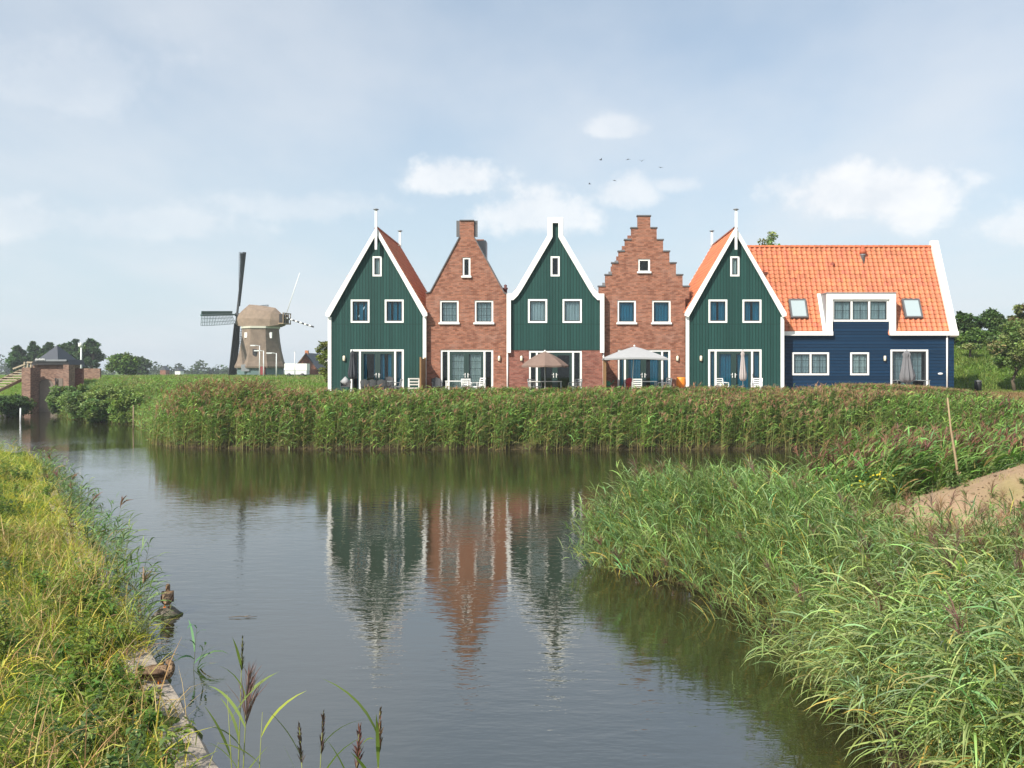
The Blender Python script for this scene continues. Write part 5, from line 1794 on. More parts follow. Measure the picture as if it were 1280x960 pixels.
# rank sunlit grass of the left bank
def keepB(x, y, r_):
    q_ = quay_x(y) - x
    dens = np.clip(26 / y, 0.22, 1.0)
    cover = np.where(y > 12.2, q_ > -0.05 + 0.22 * (pnoise(x, y, 1.2, 66) < 0.22), q_ > 0.34 + 0.12 * np.sin(y * 5) + 0.06 * np.sin(y * 13))
    return cover & (q_ < 5.0) & (x > -0.63 * y - 1.6) & (r_.random(len(x)) < dens)


xs, ys = scatter(44000, -54, -1.5, 5.5, 82, lambda x, y, r_: keepB(x, y, r_), 13)
YG = [(0.42, 0.37, 0.040), (0.31, 0.33, 0.040), (0.45, 0.40, 0.07), (0.22, 0.31, 0.040), (0.29, 0.34, 0.045), (0.46, 0.36, 0.13)]
grass_field('bank_grass', 'rank yellow-green grass covering the left bank', xs, ys, 0.52, 0.014, YG, 71, nb=9, spread=0.10, nseg=3, e=(0.7, 1.5), dr=(0.5, 2.0), patch=2.2)
xs, ys = scatter(5200, -12, -1.5, 6, 20, lambda x, y, r_: keepB(x, y, r_), 15)
grass_field('bank_grass', 'pale dry bent grass among the green grass of the left bank', xs, ys, 0.65, 0.010, [(0.40, 0.31, 0.13), (0.34, 0.31, 0.07), (0.36, 0.22, 0.10)], 72, nb=2, spread=0.05, nseg=3, e=(0.9, 1.5), dr=(0.3, 1.6))

xs, ys = scatter(15000, -32, -3.5, 11.8, 54, lambda x, y, r_: (quay_x(y) - x > 0.0) & (quay_x(y) - x < 0.55) & (pnoise(x, y, 1.6, 68) > 0.22 - 0.1 * (y > 20)) & (r_.random(len(x)) < np.clip(22 / y, 0.35, 1)), 14)
grass_field('edge_grass', 'long loose grass hanging over the edge of the stone quay', xs, ys, 0.62, 0.013, YG[:5] + [(0.22, 0.30, 0.06)], 78, nb=9, spread=0.07, nseg=3, e=(0.5, 1.45), dr=(0.6, 2.1), patch=1.6)

# low leafy weeds among it
def weeds(name, label, xs, ys, H, cols, seed, nleaf=26, leaf=(0.09, 0.030)):
    rg = np.random.default_rng(seed)
    n = len(xs)
    z0 = land_z(xs, ys)
    ns = 4
    i = np.repeat(np.arange(n), ns)
    az = rg.uniform(0, 2 * PI, len(i))
    e0 = rg.uniform(1.0, 1.5, len(i))
    Hs = H[i] * rg.uniform(0.6, 1.1, len(i))
    P = np.stack([xs[i], ys[i], z0[i]], -1)
    b_ = NP()
    V, Q = ribbons(P, az, Hs, np.full(len(i), 0.008), e0, np.full(len(i), 0.2), rg.uniform(0, 3, len(i)), 2, [1, 0.8, 0.4])
    b_.add(V, Q, np.tile(np.array((0.12, 0.13, 0.04)), (len(V), 1)))
    j = np.repeat(np.arange(len(i)), nleaf)
    f_ = rg.uniform(0.15, 1.0, len(j))
    PP = P[j] + np.stack([np.cos(e0[j]) * np.cos(az[j]), np.cos(e0[j]) * np.sin(az[j]), np.sin(e0[j])], -1) * (Hs[j] * f_)[:, None]
    V, Q = ribbons(PP, rg.uniform(0, 2 * PI, len(j)), leaf[0] * rg.uniform(0.6, 1.3, len(j)), leaf[1] * rg.uniform(0.7, 1.2, len(j)), rg.uniform(-0.2, 0.9, len(j)), rg.uniform(0.3, 1.3, len(j)), rg.normal(0, 0.5, len(j)), 2, [0.35, 1.0, 0.1])
    C = np.array(cols)[rg.integers(0, len(cols), n)][i][j]
    b_.add(V, Q, np.repeat(jitter(C, 0.2, rg), 6, 0))
    return b_.build(name, M_LEAF)


xs, ys = scatter(1500, -20, -1.5, 6, 32, lambda x, y, r_: keepB(x, y, r_) & (pnoise(x, y, 3, 44) > 0.52), 17)
rg = np.random.default_rng(3)
tag(weeds('bank_weeds', '', xs, ys, rg.uniform(0.35, 0.75, len(xs)), [(0.11, 0.19, 0.03), (0.16, 0.21, 0.03), (0.085, 0.14, 0.04)], 81), 'leafy green weeds among the yellow grass of the left bank', 'weeds', kind='stuff')
xs, ys = scatter(420, -9, -2.5, 8.5, 15, lambda x, y, r_: (quay_x(y) - x > 0.30) & (quay_x(y) - x < 1.3), 19)
tag(weeds('quay_weeds', '', xs, ys, rg.uniform(0.25, 0.5, len(xs)), [(0.10, 0.19, 0.03), (0.14, 0.20, 0.03)], 82), 'bright green nettles crowding the near end of the stone quay', 'weeds', kind='stuff')

# meadow, dike and field grass
xs, ys = scatter(52000, -64, -13.2, 49, 165, lambda x, y, r_: (pond_d(x, y) > 1.5) & (x > quay_x(y) - 4) & (r_.random(len(x)) < np.clip(60 / y, 0.2, 1)) & ((x < -14.6) | (y > 64) | (y < 50)), 23)
MG = [(0.145, 0.245, 0.035), (0.12, 0.215, 0.032), (0.17, 0.25, 0.04), (0.22, 0.21, 0.07), (0.13, 0.25, 0.035), (0.26, 0.20, 0.09)]
grass_field('meadow_grass', 'rough green meadow grass between the channel and the windmill', xs, ys, 0.30, 0.045, MG, 73, nb=5, spread=0.2, patch=9, mat=M_LEAF)
xs, ys = scatter(26000, 19, 48, 61.5, 84, lambda x, y, r_: (x < 0.66 * y) & ((x > 24) | (y > 66)), 25)
DG = [(0.14, 0.225, 0.038), (0.17, 0.255, 0.045), (0.11, 0.19, 0.034), (0.21, 0.25, 0.06), (0.15, 0.235, 0.04)]
grass_field('dike_grass', 'long green grass on the dike slope behind the blue house', xs, ys, 0.48, 0.045, DG, 74, nb=5, spread=0.18, patch=5, mat=M_LEAF)
xs, ys = scatter(24000, 15, 38, 33.5, 57, lambda x, y, r_: (x < 0.62 * y + 2) & (pond_d(x, y) > 1.6) & ((x > 23.3) | (y < 49.5)), 27)
grass_field('dry_field_grass', 'dry straw-brown grass of the field at the right', xs, ys, 0.22, 0.022, [(0.30, 0.20, 0.10), (0.25, 0.155, 0.075), (0.33, 0.245, 0.12), (0.23, 0.19, 0.07)], 75, nb=5, spread=0.14, patch=4, e=(0.8, 1.5))
xs, ys = scatter(9000, 23.3, 42, 55.5, 63.5, lambda x, y, r_: x < 0.64 * y, 28)
grass_field('lawn_grass', 'short bright mown lawn at the foot of the dike', xs, ys, 0.10, 0.03, [(0.15, 0.20, 0.04), (0.18, 0.21, 0.05)], 76, nb=4, spread=0.15)
# fringe of green at the shore by the dry field
xs, ys = scatter(14000, 14, 26, 29, 46.5, lambda x, y, r_: (pond_d(x, y) > -0.3) & (pond_d(x, y) < 5.0) & (x > 15.5) & (y < 39 + 7 * (x < 20.4)), 29)
rg = np.random.default_rng(12)
reeds('reed_fringe', 'bright green reeds at the foot of the dry field', xs, ys, np.clip(np.minimum(1.25 + 0.6 * pnoise(xs, ys, 4, 3) + 0.5 * sstep(36, 42, ys) * (xs < 20.2), 2.18 + 0.52 * sstep(36, 42, ys) * (xs < 20.2) - land_z(xs, ys)) + rg.normal(0, 0.12, len(xs)), 0.25, 2), 9, 0.48, 0.045, -0.1, 0.6, 0.12, 55, nseg=2, tone=(0.175, 0.28, 0.06), stalkW=0.014, plume_n=6, plume_col=(0.17, 0.09, 0.07))
# scattered weeds on the bare mound
xs, ys = scatter(90, 6, 17, 14, 20, lambda x, y, r_: (mound(x, y) > 0.45) & (r_.random(len(x)) < 0.6), 33)
tag(weeds('mound_weeds', '', xs, ys, np.full(len(xs), 0.16), [(0.13, 0.19, 0.05), (0.10, 0.16, 0.04)], 83, nleaf=10, leaf=(0.07, 0.02)), 'sparse small weeds on the bare soil mound', 'weeds', kind='stuff')
rg = np.random.default_rng(64)
xs, ys = scatter(9000, 5, 18, 13, 21, lambda x, y, r_: mound(x, y) > 0.36, 63)
n = len(xs)
r_ = rg.gamma(2.0, 0.0055, n) + 0.004
ctr_ = np.stack([xs, ys, land_z(xs, ys) + r_ * 0.2], -1)
off = np.array([(1, 0, 0), (0, 1, 0), (-1, 0, 0), (0, -1, 0), (0, 0, 0.8), (0, 0, -0.6)])
V = (ctr_[:, None, :] + off[None] * r_[:, None, None] * rg.uniform(0.6, 1.4, (n, 6, 1))).reshape(-1, 3)
T = np.array([(0, 1, 4), (1, 2, 4), (2, 3, 4), (3, 0, 4), (1, 0, 5), (2, 1, 5), (3, 2, 5), (0, 3, 5)])
Q = (T[None] + 6 * np.arange(n)[:, None, None]).reshape(-1, 3)
tag(mesh_np('clods', V, Q, np.repeat(jitter(np.tile(np.array((0.29, 0.205, 0.13)), (n, 1)), 0.25, rg), 6, 0), M_PLUME), 'small clods and pebbles strewn over the bare soil mound', 'clods', kind='stuff')
xs, ys = scatter(1600, 5, 17, 13, 20.5, lambda x, y, r_: (mound(x, y) > 0.40) & (pnoise(x, y, 1.6, 5) > 0.6), 35)
grass_field('mound_grass', 'thin dry grass on the bare soil mound', xs, ys, 0.14, 0.008, [(0.33, 0.26, 0.10), (0.22, 0.22, 0.06)], 77, nb=5, spread=0.06)


# plants one can count
def plant(name, label, cat, x, y, H, cols, seed, n=1, nleaf=40, leaf=(0.10, 0.04), spread=0.1, group=None, flower=None):
    rg = np.random.default_rng(seed)
    xs_, ys_ = x + rg.normal(0, spread, n), y + rg.normal(0, spread, n)
    o_ = weeds(name, '', xs_, ys_, np.full(n, H), cols, seed, nleaf, leaf)
    tag(o_, label, cat, group)
    if flower is not None:
        m_ = 40
        P = np.stack([x + rg.normal(0, spread * 1.3, m_), y + rg.normal(0, spread, m_), float(land_z(np.array([x]), np.array([y]))[0]) + H * rg.uniform(0.6, 1.1, m_)], -1)
        V, Q = ribbons(P, rg.uniform(0, 6.28, m_), np.full(m_, 0.05), np.full(m_, 0.045), rg.uniform(0, 1.2, m_), np.full(m_, 0.4), rg.normal(0, 0.5, m_), 2, [0.6, 1, 0.5])
        b_ = NP()
        b_.add(V, Q, np.tile(np.array(flower), (len(V), 1)))
        b_.build('flowers', M_LEAF, o_)['kind'] = 'stuff'
    return o_


plant('flowering_weed', 'yellow-flowered weed below the dark reeds, left of the leaning stake', 'plant', 6.6, 19.4, 0.75, [(0.15, 0.21, 0.05)], 91, n=5, spread=0.28, flower=(0.55, 0.45, 0.03))
plant('green_shrub', 'rounded dark green shrub at the right edge of the bare mound', 'shrub', 8.5, 16.4, 0.34, [(0.085, 0.19, 0.035)], 92, n=6, nleaf=40, spread=0.10, leaf=(0.07, 0.045))
plant('seedling', 'small green weed tuft beside the leaning stake on the bare soil', 'plant', 7.9, 18.2, 0.28, [(0.12, 0.19, 0.06)], 93, n=2, spread=0.06)


# ------------------------------------------------------------------ trees
def blob_leaves(centers, radii, per, leaf, cols, seed, zmin=None, flat=0.8):
    rg = np.random.default_rng(seed)
    n = len(centers)
    i = np.repeat(np.arange(n), per)
    M = len(i)
    dv = rg.normal(0, 1, (M, 3))
    dv /= np.linalg.norm(dv, axis=1)[:, None]
    rr = rg.random(M) ** 0.42
    P = centers[i] + dv * (radii[i] * rr)[:, None] * np.array((1, 1, flat))
    if zmin is not None: P[:, 2] = np.maximum(P[:, 2], zmin)
    C = np.array(cols)[rg.integers(0, len(cols), n)]
    C = jitter(C, 0.13, rg)[i]
    V, Q = ribbons(P, rg.uniform(0, 2 * PI, M), leaf * rg.uniform(0.7, 1.4, M), leaf * 0.72 * rg.uniform(0.7, 1.3, M), rg.uniform(-0.6, 0.9, M), rg.uniform(0, 0.9, M), rg.normal(0, 0.7, M), 2, [0.4, 1.0, 0.15])
    return V, Q, np.repeat(jitter(C, 0.16, rg), 6, 0)


def tree(name, label, x, y, z0, H, rad, trunk_h, cols, seed, group=None, per=130, clumps=34, leaf=0.2, clump_r=0.30, shape='round', cat='tree', trunk_r=None, mat=None, lean=0.0, gaps=0.0):
    rg = np.random.default_rng(seed)
    rd = random.Random(seed)
    root = thing(name, label, cat, (x, y, z0), 0, group)
    tr_ = trunk_r or H * 0.022
    ch = H - trunk_h
    cz_ = trunk_h + ch * 0.5
    cs, rs = [], []
    k = 0
    while len(cs) < clumps and k < 4000:
        k += 1
        u_ = rg.uniform(-1, 1, 3)
        if u_ @ u_ > 1 or (u_ @ u_ < 0.18 and rg.random() < 0.7): continue
        tz_ = (u_[2] + 1) / 2
        if shape == 'poplar': wd_ = 0.55 + 0.45 * math.sin(PI * min(1, tz_ * 0.85 + 0.22))
        elif shape == 'bush': wd_ = 1.0
        else: wd_ = 0.55 + 0.5 * math.sin(PI * min(1, tz_ * 0.8 + 0.2))
        c_ = np.array((u_[0] * rad * wd_ + lean * tz_ * rad, u_[1] * rad * wd_, cz_ + u_[2] * ch * 0.5 * 0.92))
        cs.append(c_)
        rs.append(rad * clump_r * rg.uniform(0.6, 1.25))
    cs, rs = np.array(cs), np.array(rs)
    mb = MB()
    top = trunk_h + ch * 0.6
    pts_ = [(0, 0, -0.15), (rd.gauss(0, 0.02) * H, 0, trunk_h * 0.5), (lean * rad * 0.2, rd.gauss(0, 0.015) * H, trunk_h), (lean * rad * 0.5, 0, top)]
    mb.tube(pts_, [tr_ * 1.25, tr_, tr_ * 0.85, tr_ * 0.3], 8)
    for q_ in range(min(14, len(cs))):
        c_ = cs[q_]
        zs = trunk_h * 0.7 + (top - trunk_h * 0.7) * rd.random() * 0.8
        if zs > c_[2]: zs = max(trunk_h * 0.6, c_[2] - 0.15 * ch)
        f_ = min(1, zs / max(trunk_h, 0.1))
        st0 = Vector((lean * rad * 0.25, 0, zs))
        en = Vector(c_)
        md = st0.lerp(en, 0.55) + Vector((0, 0, 0.06 * H * rd.random()))
        mb.tube([st0, md, en], [tr_ * 0.45, tr_ * 0.28, tr_ * 0.10], 6)
    mb.build('trunk', M_BARK, root)
    V, Q, C = blob_leaves(cs, rs, per, leaf, cols, seed, zmin=0.05)
    mesh_np('crown', V, Q, C, mat or M_LEAF, root)
    return root


def gz_(x, y): return float(land_z(np.array([x]), np.array([y]))[0])


DARKG = [(0.056, 0.105, 0.028), (0.077, 0.130, 0.034), (0.042, 0.084, 0.026), (0.09, 0.145, 0.04)]
MIDG = [(0.095, 0.165, 0.036), (0.12, 0.19, 0.04), (0.075, 0.135, 0.033)]
WILL = [(0.17, 0.235, 0.075), (0.215, 0.265, 0.09), (0.145, 0.215, 0.065), (0.25, 0.265, 0.11)]
# behind the sluice: a row of poplars
spec = [(22, 430.5, 11, 185, 'broad open-crowned poplar, leftmost behind the sluice'), (42.5, 425.5, 9, 190, 'narrow poplar above the left end of the pump house roof'),
        (61, 424.5, 10, 186, 'poplar rising behind the peak of the pump house roof, to its left'), (79, 426.5, 9, 192, 'small poplar just right of the pump house roof peak'),
        (92, 420.5, 10, 188, 'airy poplar behind the white lamp post'), (114.5, 421, 14.5, 180, 'largest and darkest poplar, right of the white lamp post')]
for i, (px, py, hw, Y, lab) in enumerate(spec):
    zg = 2.3
    H_ = Z(py, Y) - zg
    tree('poplar_tree', lab, X(px, Y), Y, zg, H_, hw * Y / F_PX, H_ * 0.12, [tuple(np.array(c_) * (0.9, 1.0, 1.2)) for c_ in DARKG], 200 + i, 'poplars behind the sluice', per=190, clumps=60 if i != 4 else 40, leaf=0.36, clump_r=0.30, shape='poplar', mat=M_LEAFFAR)
tree('round_tree', 'round green tree standing alone left of the far wood', X(154, 150), 150, 2.8, Z(442.5, 150) - 2.8, 19 * 150 / F_PX, 0.5, MIDG, 220, per=130, clumps=60, leaf=0.38, clump_r=0.30, shape='bush', mat=M_LEAFFAR)
tree('dense_tree', 'dark dense tree right behind the round green tree', X(177, 230), 230, 1.8, Z(446, 230) - 1.8, 9 * 230 / F_PX, 0.6, DARKG, 221, 'trees before the far wood', per=80, clumps=40, leaf=0.6, clump_r=0.34, mat=M_LEAFFAR)
# dike trees at the right
dk = [(1203, 387, 16, 75, 'open dark tree at the corner of the blue house', DARKG, 60), (1238, 385, 25, 79, 'tall dark tree in the middle of the dike top', DARKG, 95), (1264, 400, 19, 75, 'dark tree behind the pale willow on the dike', MIDG, 60),
      (1286, 369, 24, 73, 'rust-tinged tree at the right edge above the dike', [(0.14, 0.15, 0.05), (0.22, 0.17, 0.08), (0.17, 0.21, 0.06)], 70), (1220, 412, 22, 73, 'low bushy tree on the dike crest behind the small sapling', MIDG, 60),
      (1325, 385, 34, 80, 'dark tree beyond the right edge of the dike', DARKG, 60), (1186, 402, 20, 84, 'dark tree hidden behind the blue house corner', DARKG, 40)]
for i, (px, py, hw, Y, lab, cl, nc) in enumerate(dk):
    x_ = X(px, Y)
    zg = gz_(x_, Y) - 0.1
    H_ = Z(py, Y) - zg
    tree('dike_tree', lab, x_, Y, zg, H_, hw * Y / F_PX, H_ * 0.04, cl, 230 + i, 'trees along the dike', per=110, clumps=nc, leaf=0.22, clump_r=0.22, shape='round')
x_, y_ = X(1269, 60), 60.0
zg = gz_(x_, y_)
tree('willow_tree', 'pale green willow on the lawn with a leaning trunk', x_, y_, zg, Z(399, y_) - zg, 1.75, 1.35, WILL, 250, per=170, clumps=80, leaf=0.15, clump_r=0.30, lean=0.35, trunk_r=0.11)
x_, y_ = X(1213, 69), 69.0
zg = gz_(x_, y_)
tree('young_willow', 'small pale willow sapling halfway up the dike', x_, y_, zg, Z(432, y_) - zg, 0.75, 0.9, WILL, 251, per=70, clumps=20, leaf=0.15, clump_r=0.32, trunk_r=0.09)
# behind the houses
tree('birch_tree', 'thin light tree top showing above the orange roof of the blue wing', X(965, 68), 68, 2.6, Z(279, 68) - 2.6, 2.1, 4.5, WILL, 260, per=60, clumps=44, leaf=0.17, clump_r=0.20)
tree('willow_bush', 'yellow-green willow bush at the left corner of the row of houses', X(413, 60), 60, 2.6, Z(421, 60) - 2.6, 1.0, 0.4, [(0.15, 0.18, 0.04), (0.18, 0.20, 0.05), (0.12, 0.16, 0.04)], 261, per=120, clumps=44, leaf=0.14, clump_r=0.30)
# shore bushes at the left
bs = [(80, 482, 18, 80, 'rounded grey-green bush at the foot of the brick sluice', 0), (104, 482, 26, 74, 'dark green bush in the middle of the left shore', 0), (138, 480, 24, 72, 'green bush next to the pale reeds', 1), (160, 487, 20, 68, 'light bush at the water where the pale reeds begin', 1),
      (14, 494, 22, 78, 'dark bush overhanging the water below the stairs', 2), (122, 500, 20, 70, 'low bush hanging into the channel', 0)]
for i, (px, py, hw, Y, lab, ci) in enumerate(bs):
    x_ = X(px, Y)
    zg = max(0.0, gz_(x_, Y)) - 0.1
    cl = [[(0.125, 0.200, 0.060), (0.155, 0.225, 0.066), (0.105, 0.175, 0.055)], [(0.165, 0.25, 0.06), (0.20, 0.27, 0.07)], DARKG][ci]
    tree('shore_bush', lab, x_, Y, zg, Z(py, Y) - zg, hw * Y / F_PX, 0.02, cl, 270 + i, 'bushes on the left shore', per=210, clumps=60, leaf=0.16, clump_r=0.32, shape='bush', cat='bush', trunk_r=0.06)

# the far wood along the horizon
rg = np.random.default_rng(77)
cs, rs = [], []
for xx in np.arange(-420, 420, 4.2):
    yy = 470 + 60 * math.sin(xx * 0.012) + rg.uniform(-25, 40)
    top = 8.0 + 3.2 * math.sin(xx * 0.043 + 1) * math.sin(xx * 0.017) + rg.normal(0, 1.6)
    for q_ in range(4):
        r_ = rg.uniform(2.0, 3.6)
        cs.append((xx + rg.normal(0, 2.5), yy + rg.normal(0, 4), 1.5 + max(0.5, (top - 2 - r_)) * (q_ / 3)))
        rs.append(r_)
V, Q, C = blob_leaves(np.array(cs), np.array(rs), 42, 1.3, [(0.040, 0.068, 0.024), (0.052, 0.082, 0.028), (0.034, 0.058, 0.022)], 88, zmin=0.3)
tag(mesh_np('far_wood', V, Q, C, M_LEAFFAR), 'long dark wood along the far horizon', 'wood', kind='stuff')


# ------------------------------------------------------------------ reed stalks right before the camera
def stalk_thing(px, py_top, Y, label, lean_az, plume_len, plume_w, leaves, seed, base_z=-0.1, bend=0.12, plume_c=(0.10, 0.06, 0.055), leaf_c=(0.16, 0.22, 0.05), low=0.45, loose=0.15):
    rg = np.random.default_rng(seed)
    x_, ztop_ = X(px, Y), Z(py_top, Y)
    L_ = ztop_ - base_z
    lean_ = bend
    bx_ = x_ - math.cos(lean_az) * L_ * lean_ * 0.7
    by_ = Y - math.sin(lean_az) * L_ * lean_ * 0.7
    root = thing('reed_stalk', label, 'reed', (bx_, by_, base_z), 0, 'single reed stalks close to the camera')
    pts_ = []
    for i in range(7):
        f_ = i / 6
        pts_.append((math.cos(lean_az) * L_ * lean_ * 0.7 * f_ ** 1.5, math.sin(lean_az) * L_ * lean_ * 0.7 * f_ ** 1.5, L_ * f_))
    rads = [0.006, 0.006, 0.0055, 0.005, 0.0045, 0.003, 0.0015]
    mb = MB().tube(pts_, rads, 6)
    o_ = mb.build('stem', plain('reed_stem', (0.20, 0.22, 0.06), 0.6, 0.2), root) if 'reed_stem' not in MATS else mb.build('stem', MATS['reed_stem'], root)

    def at(f_):
        f_ = np.clip(f_, 0, 1)
        return np.stack([np.interp(f_, np.linspace(0, 1, 7), [p[j] for p in pts_]) for j in range(3)], -1)
    for k in range(leaves):
        f_ = low + (0.97 - low) * (k + 0.5) / leaves
        V, Q = ribbons(at(np.array([f_])), np.array([rg.uniform(0, 6.28)]), np.array([rg.uniform(0.28, 0.45)]), np.array([rg.uniform(0.016, 0.024)]), np.array([rg.uniform(0.9, 1.4)]), np.array([rg.uniform(0.2, 1.1)]), np.array([rg.normal(0, 0.6)]), 6,
                       [0.4, 0.8, 1.0, 0.9, 0.7, 0.4, 0.03])
        c_ = np.array(leaf_c) * rg.uniform(0.7, 1.25)
        mesh_np('leaf', V, Q, np.tile(c_, (len(V), 1)), M_LEAF, root)
    if plume_len:
        n = 90
        f_ = 1 - rg.random(n) * plume_len / L_
        P = at(f_)
        taper = np.clip((1 - f_) * L_ / plume_len, 0.05, 1)
        V, Q = ribbons(P, np.full(n, lean_az) + rg.normal(0, 1.2, n), plume_len * loose * (0.6 + taper) * rg.uniform(0.7, 1.3, n), plume_w * 0.22 * rg.uniform(0.7, 1.4, n), rg.uniform(1.15, 1.52, n), rg.uniform(-0.2, 0.5, n), rg.uniform(0, 3.1, n), 2, [0.6, 1, 0.2])
        C = np.repeat(jitter(np.tile(np.array(plume_c), (n, 1)), 0.22, rg), 6, 0)
        mesh_np('plume', V, Q, C, M_PLUME, root)
    return root


stalk_thing(303, 798, 5.6, 'tallest near reed with a thin dark spike at its tip', 0.3, 0.22, 0.02, 3, 301, bend=0.03, plume_c=(0.08, 0.075, 0.035), low=0.70)
stalk_thing(310, 845, 5.5, 'near reed with a loose drooping purple plume', 0.2, 0.30, 0.022, 6, 302, bend=0.05, plume_c=(0.20, 0.12, 0.115), low=0.55, loose=0.5)
stalk_thing(328, 890, 5.3, 'near reed with broad upright yellow-green leaves and no plume', 0.2, 0, 0, 5, 303, bend=0.05, leaf_c=(0.25, 0.29, 0.04), low=0.60)
stalk_thing(284, 868, 5.4, 'slim near reed leaning left at the end of the quay', 2.9, 0, 0, 4, 304, bend=0.07, low=0.6)
stalk_thing(374, 905, 4.6, 'dark closed plume leaning left, first of the pair in front of the water', 2.9, 0.20, 0.03, 2, 305, bend=0.07, plume_c=(0.075, 0.055, 0.05), low=0.8)
stalk_thing(404, 890, 4.6, 'dark closed plume leaning right, second of the pair in front of the water', 0.2, 0.22, 0.03, 2, 306, bend=0.05, plume_c=(0.085, 0.055, 0.05), low=0.8)
stalk_thing(449, 909, 4.5, 'reddish slender plume left of the brown upright plume', 0.2, 0.22, 0.026, 2, 307, bend=0.05, plume_c=(0.17, 0.08, 0.075), low=0.8, loose=0.22)
stalk_thing(475, 888, 4.5, 'brown upright plume standing rightmost before the water', 0.2, 0.22, 0.032, 3, 308, bend=0.03, plume_c=(0.13, 0.08, 0.055), low=0.8)

# low mugwort plants growing out of the quay
plant('mugwort', 'grey-green mugwort growing from the quay between the two ducks', 'plant', quay_x(12.6) - 0.02, 12.6, 0.85, [(0.13, 0.16, 0.075)], 95, n=4, nleaf=60, leaf=(0.07, 0.012), spread=0.13)
plant('dock_plant', 'dark brown seeding dock standing in the grass at the quay edge', 'plant', quay_x(19.5) - 0.3, 19.5, 0.95, [(0.11, 0.06, 0.03)], 96, n=1, nleaf=70, leaf=(0.04, 0.02), spread=0.02)


# ------------------------------------------------------------------ ducks, birds, drifting twig
def skin_body(name, verts, edges, radii, mat, parent=None, sub=2):
    me = bpy.data.meshes.new(name)
    me.from_pydata(verts, edges, [])
    o_ = bpy.data.objects.new(name, me)
    COL.objects.link(o_)
    sk_ = o_.modifiers.new('skin', 'SKIN')
    sk_.use_smooth_shade = True
    for i, r_ in enumerate(radii): me.skin_vertices[0].data[i].radius = r_ if isinstance(r_, tuple) else (r_, r_)
    me.skin_vertices[0].data[0].use_root = True
    sb_ = o_.modifiers.new('sub', 'SUBSURF')
    sb_.levels = sb_.render_levels = sub
    dg = bpy.context.evaluated_depsgraph_get()
    m2 = bpy.data.meshes.new_from_object(o_.evaluated_get(dg))
    o_.modifiers.clear()
    o_.data = m2
    m2.materials.clear()
    m2.materials.append(mat)
    if parent: o_.parent = parent
    return o_


def duck(label, loc, rz, tucked):
    r_ = thing('duck', label, 'duck', loc, rz, 'brown ducks at the quay')
    if tucked:
        vs = [(0.02, 0, 0.14), (-0.10, 0, 0.13), (-0.20, 0, 0.12), (-0.29, 0, 0.125), (0.12, 0, 0.14), (0.16, 0.0, 0.20), (0.12, 0.01, 0.265), (0.07, 0.02, 0.25)]
        ra = [0.095, 0.085, 0.055, 0.018, 0.075, 0.045, 0.042, 0.028]
        ed = [(0, 1), (1, 2), (2, 3), (0, 4), (4, 5), (5, 6), (6, 7)]
        bill = [(0.05, 0.02, 0.245), (0.00, 0.025, 0.225)]
    else:
        vs = [(0.02, 0, 0.15), (-0.09, 0, 0.14), (-0.18, 0, 0.135), (-0.26, 0, 0.14), (0.11, 0, 0.16), (0.15, 0, 0.25), (0.165, 0, 0.33), (0.20, 0, 0.335)]
        ra = [0.095, 0.085, 0.055, 0.018, 0.075, 0.036, 0.042, 0.03]
        ed = [(0, 1), (1, 2), (2, 3), (0, 4), (4, 5), (5, 6), (6, 7)]
        bill = [(0.22, 0, 0.33), (0.275, 0, 0.318)]
    skin_body('body', vs, ed, ra, M_FEATHER, r_)
    MB().tube([bill[0], bill[1]], [0.018, 0.010], 8).build('bill', M_BILL, r_)
    for sy in (-1, 1):
        mb = MB()
        prof_ = [(0.08, 0.03), (0.02, 0.052), (-0.08, 0.05), (-0.18, 0.028), (-0.26, 0.004)]
        vs_ = []
        for (px_, hh2) in prof_:
            vs_ += [(px_, sy * (0.096 - 0.10 * max(0, -px_ - 0.06)), 0.16 + hh2), (px_, sy * (0.100 - 0.10 * max(0, -px_ - 0.06)), 0.16 - hh2), (px_, sy * (0.080 - 0.10 * max(0, -px_ - 0.06)), 0.16)]
        fs_ = []
        for i in range(4):
            a = 3 * i
            fs_ += [(a, a + 1, a + 4, a + 3), (a + 1, a + 2, a + 5, a + 4), (a + 2, a, a + 3, a + 5)]
        fs_ += [(0, 1, 2), (12, 13, 14)]
        mb.add(vs_, fs_, True).build('wing', plain('wing_feathers', (0.12, 0.07, 0.04), 0.8, 0.6, 30) if 'wing_feathers' not in MATS else MATS['wing_feathers'], r_)
        mb = MB().tube([(0.0, sy * 0.04, 0.08), (0.01, sy * 0.04, 0.0)], 0.008, 6)
        mb.box(0.0, 0.06, sy * 0.04 - 0.02, sy * 0.04 + 0.02, 0.0, 0.008)
        mb.build('leg', M_ORANGE, r_)
    return r_


duck('brown duck preening on the near end of the stone quay', (quay_x(10.9) - 0.13, 10.9, 0.27), 0.2, True)
rock = thing('mooring_block', 'rough stone block in the water carrying the far duck', 'stone', (X(209, 15.0), 15.0, -0.3))
MB().lathe([(0.20, 0), (0.22, 0.2), (0.18, 0.36), (0.12, 0.42)], (0, 0, 0), 11, lambda a, i: 1 + 0.16 * math.sin(a * 3 + i) + 0.1 * math.sin(a * 5)).build('stone', plain('wet_stone', (0.13, 0.11, 0.085), 0.7, 0.5, 9, 0.6), rock)
MB().lathe([(0.225, 0.26), (0.23, 0.30), (0.215, 0.33)], (0, 0, 0), 11, lambda a, i: 1 + 0.16 * math.sin(a * 3 + i) + 0.1 * math.sin(a * 5)).build('tide_line', plain('algae', (0.06, 0.07, 0.03), 0.8, 0.3), rock)
duck('brown duck standing on a stone in the water, seen from behind', (X(209, 15.0), 15.0, 0.115), 1.9, False)


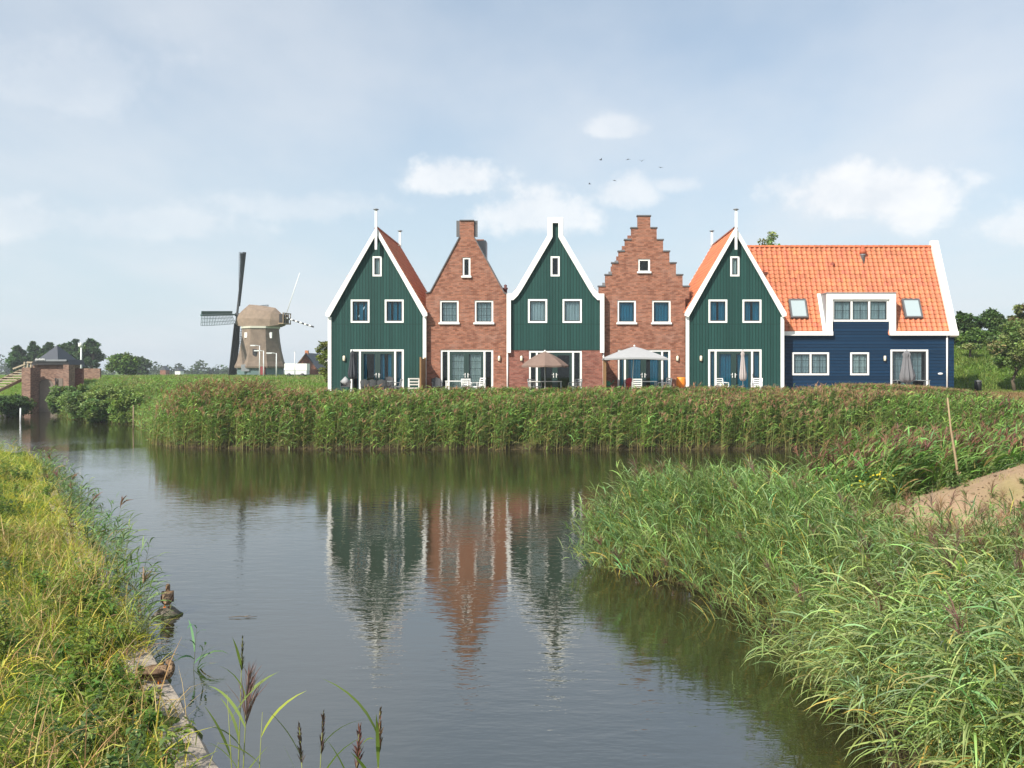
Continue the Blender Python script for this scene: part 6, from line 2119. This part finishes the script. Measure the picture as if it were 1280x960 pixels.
def bird(px, py, Y, rz, flap, label, group, perched=False):
    r_ = thing('bird', label, 'bird', (X(px, Y), Y, Z(py, Y)), rz, group)
    skin_body('body', [(0, 0, 0), (0.12, 0, 0.01), (0.2, 0, 0.03), (-0.16, 0, 0.0), (-0.26, 0, 0.0)] if not perched else [(0, 0, 0.1), (0.07, 0, 0.18), (0.11, 0, 0.25), (-0.1, 0, 0.05), (-0.2, 0, 0.0)],
              [(0, 1), (1, 2), (0, 3), (3, 4)], [0.055, 0.05, 0.035, 0.04, 0.015] if not perched else [0.075, 0.06, 0.045, 0.05, 0.02], M_BIRD, r_, 1)
    r_.scale = (0.6, 0.6, 0.6)
    if not perched:
        for sy in (-1, 1):
            vs = [(0.08, 0, 0.02), (-0.08, 0, 0.02), (0.10, sy * 0.22, 0.02 + flap * 0.16), (-0.08, sy * 0.22, 0.02 + flap * 0.15), (-0.06, sy * 0.48, 0.02 + flap * 0.22)]
            vs += [(a, b_, c_ - 0.012) for a, b_, c_ in vs]
            MB().add(vs, [(0, 1, 3, 2), (2, 3, 4), (5, 7, 8, 6), (7, 9, 8), (0, 2, 7, 5), (2, 4, 9, 7), (4, 3, 8, 9), (3, 1, 6, 8), (1, 0, 5, 6)]).build('wing', M_BIRD, r_)
    return r_


bl = [(751, 200, 'distant bird highest at the left of the small flock'), (785.5, 199, 'distant bird at the top middle of the small flock'), (802, 201.5, 'distant bird with raised wings in the right half of the small flock'), (826, 209.5, 'distant bird furthest right in the small flock'),
      (768, 225.5, 'distant bird low in the middle of the small flock'), (737, 230, 'distant bird lowest in the small flock')]
for i, (px, py, lab) in enumerate(bl):
    bird(px, py, 84 + 2 * i, 0.4 + 0.5 * i, (0.8, -0.4, 1.0, 0.3, -0.2, 0.6)[i], lab, 'flock of birds in the sky')
tw = thing('drifting_twig', 'thin dark twig drifting on the open water', 'twig', (X(303, 14.8), 14.8, 0.015))
MB().tube([(-0.22, 0, 0), (-0.05, 0.03, 0.01), (0.1, 0.01, 0.0), (0.22, 0.04, 0.005)], [0.004, 0.007, 0.006, 0.003], 6).build('stem', M_BARK, tw)
MB().tube([(0.02, 0.02, 0.005), (0.1, 0.10, 0.01)], [0.006, 0.003], 5).build('side_twig', M_WOOD, tw)

# ------------------------------------------------------------------ air
me = bpy.data.meshes.new('haze')
mbh = MB().box(-1450, 1450, -160, 1520, -3.0, 34.0)
me.from_pydata(mbh.v, [], mbh.f)
hz = bpy.data.objects.new('haze', me)
COL.objects.link(hz)
hm = bpy.data.materials.new('haze')
hm.use_nodes = True
hm.node_tree.nodes.clear()
hv = hm.node_tree.nodes.new('ShaderNodeVolumePrincipled')
hv.inputs['Color'].default_value = (0.86, 0.92, 1.0, 1)
hv.inputs['Density'].default_value = 0.00045
hv.inputs['Anisotropy'].default_value = 0.1
ho = hm.node_tree.nodes.new('ShaderNodeOutputMaterial')
hm.node_tree.links.new(hv.outputs[0], ho.inputs['Volume'])
me.materials.append(hm)
tag(hz, 'pale summer haze over the polder', 'haze', kind='stuff')
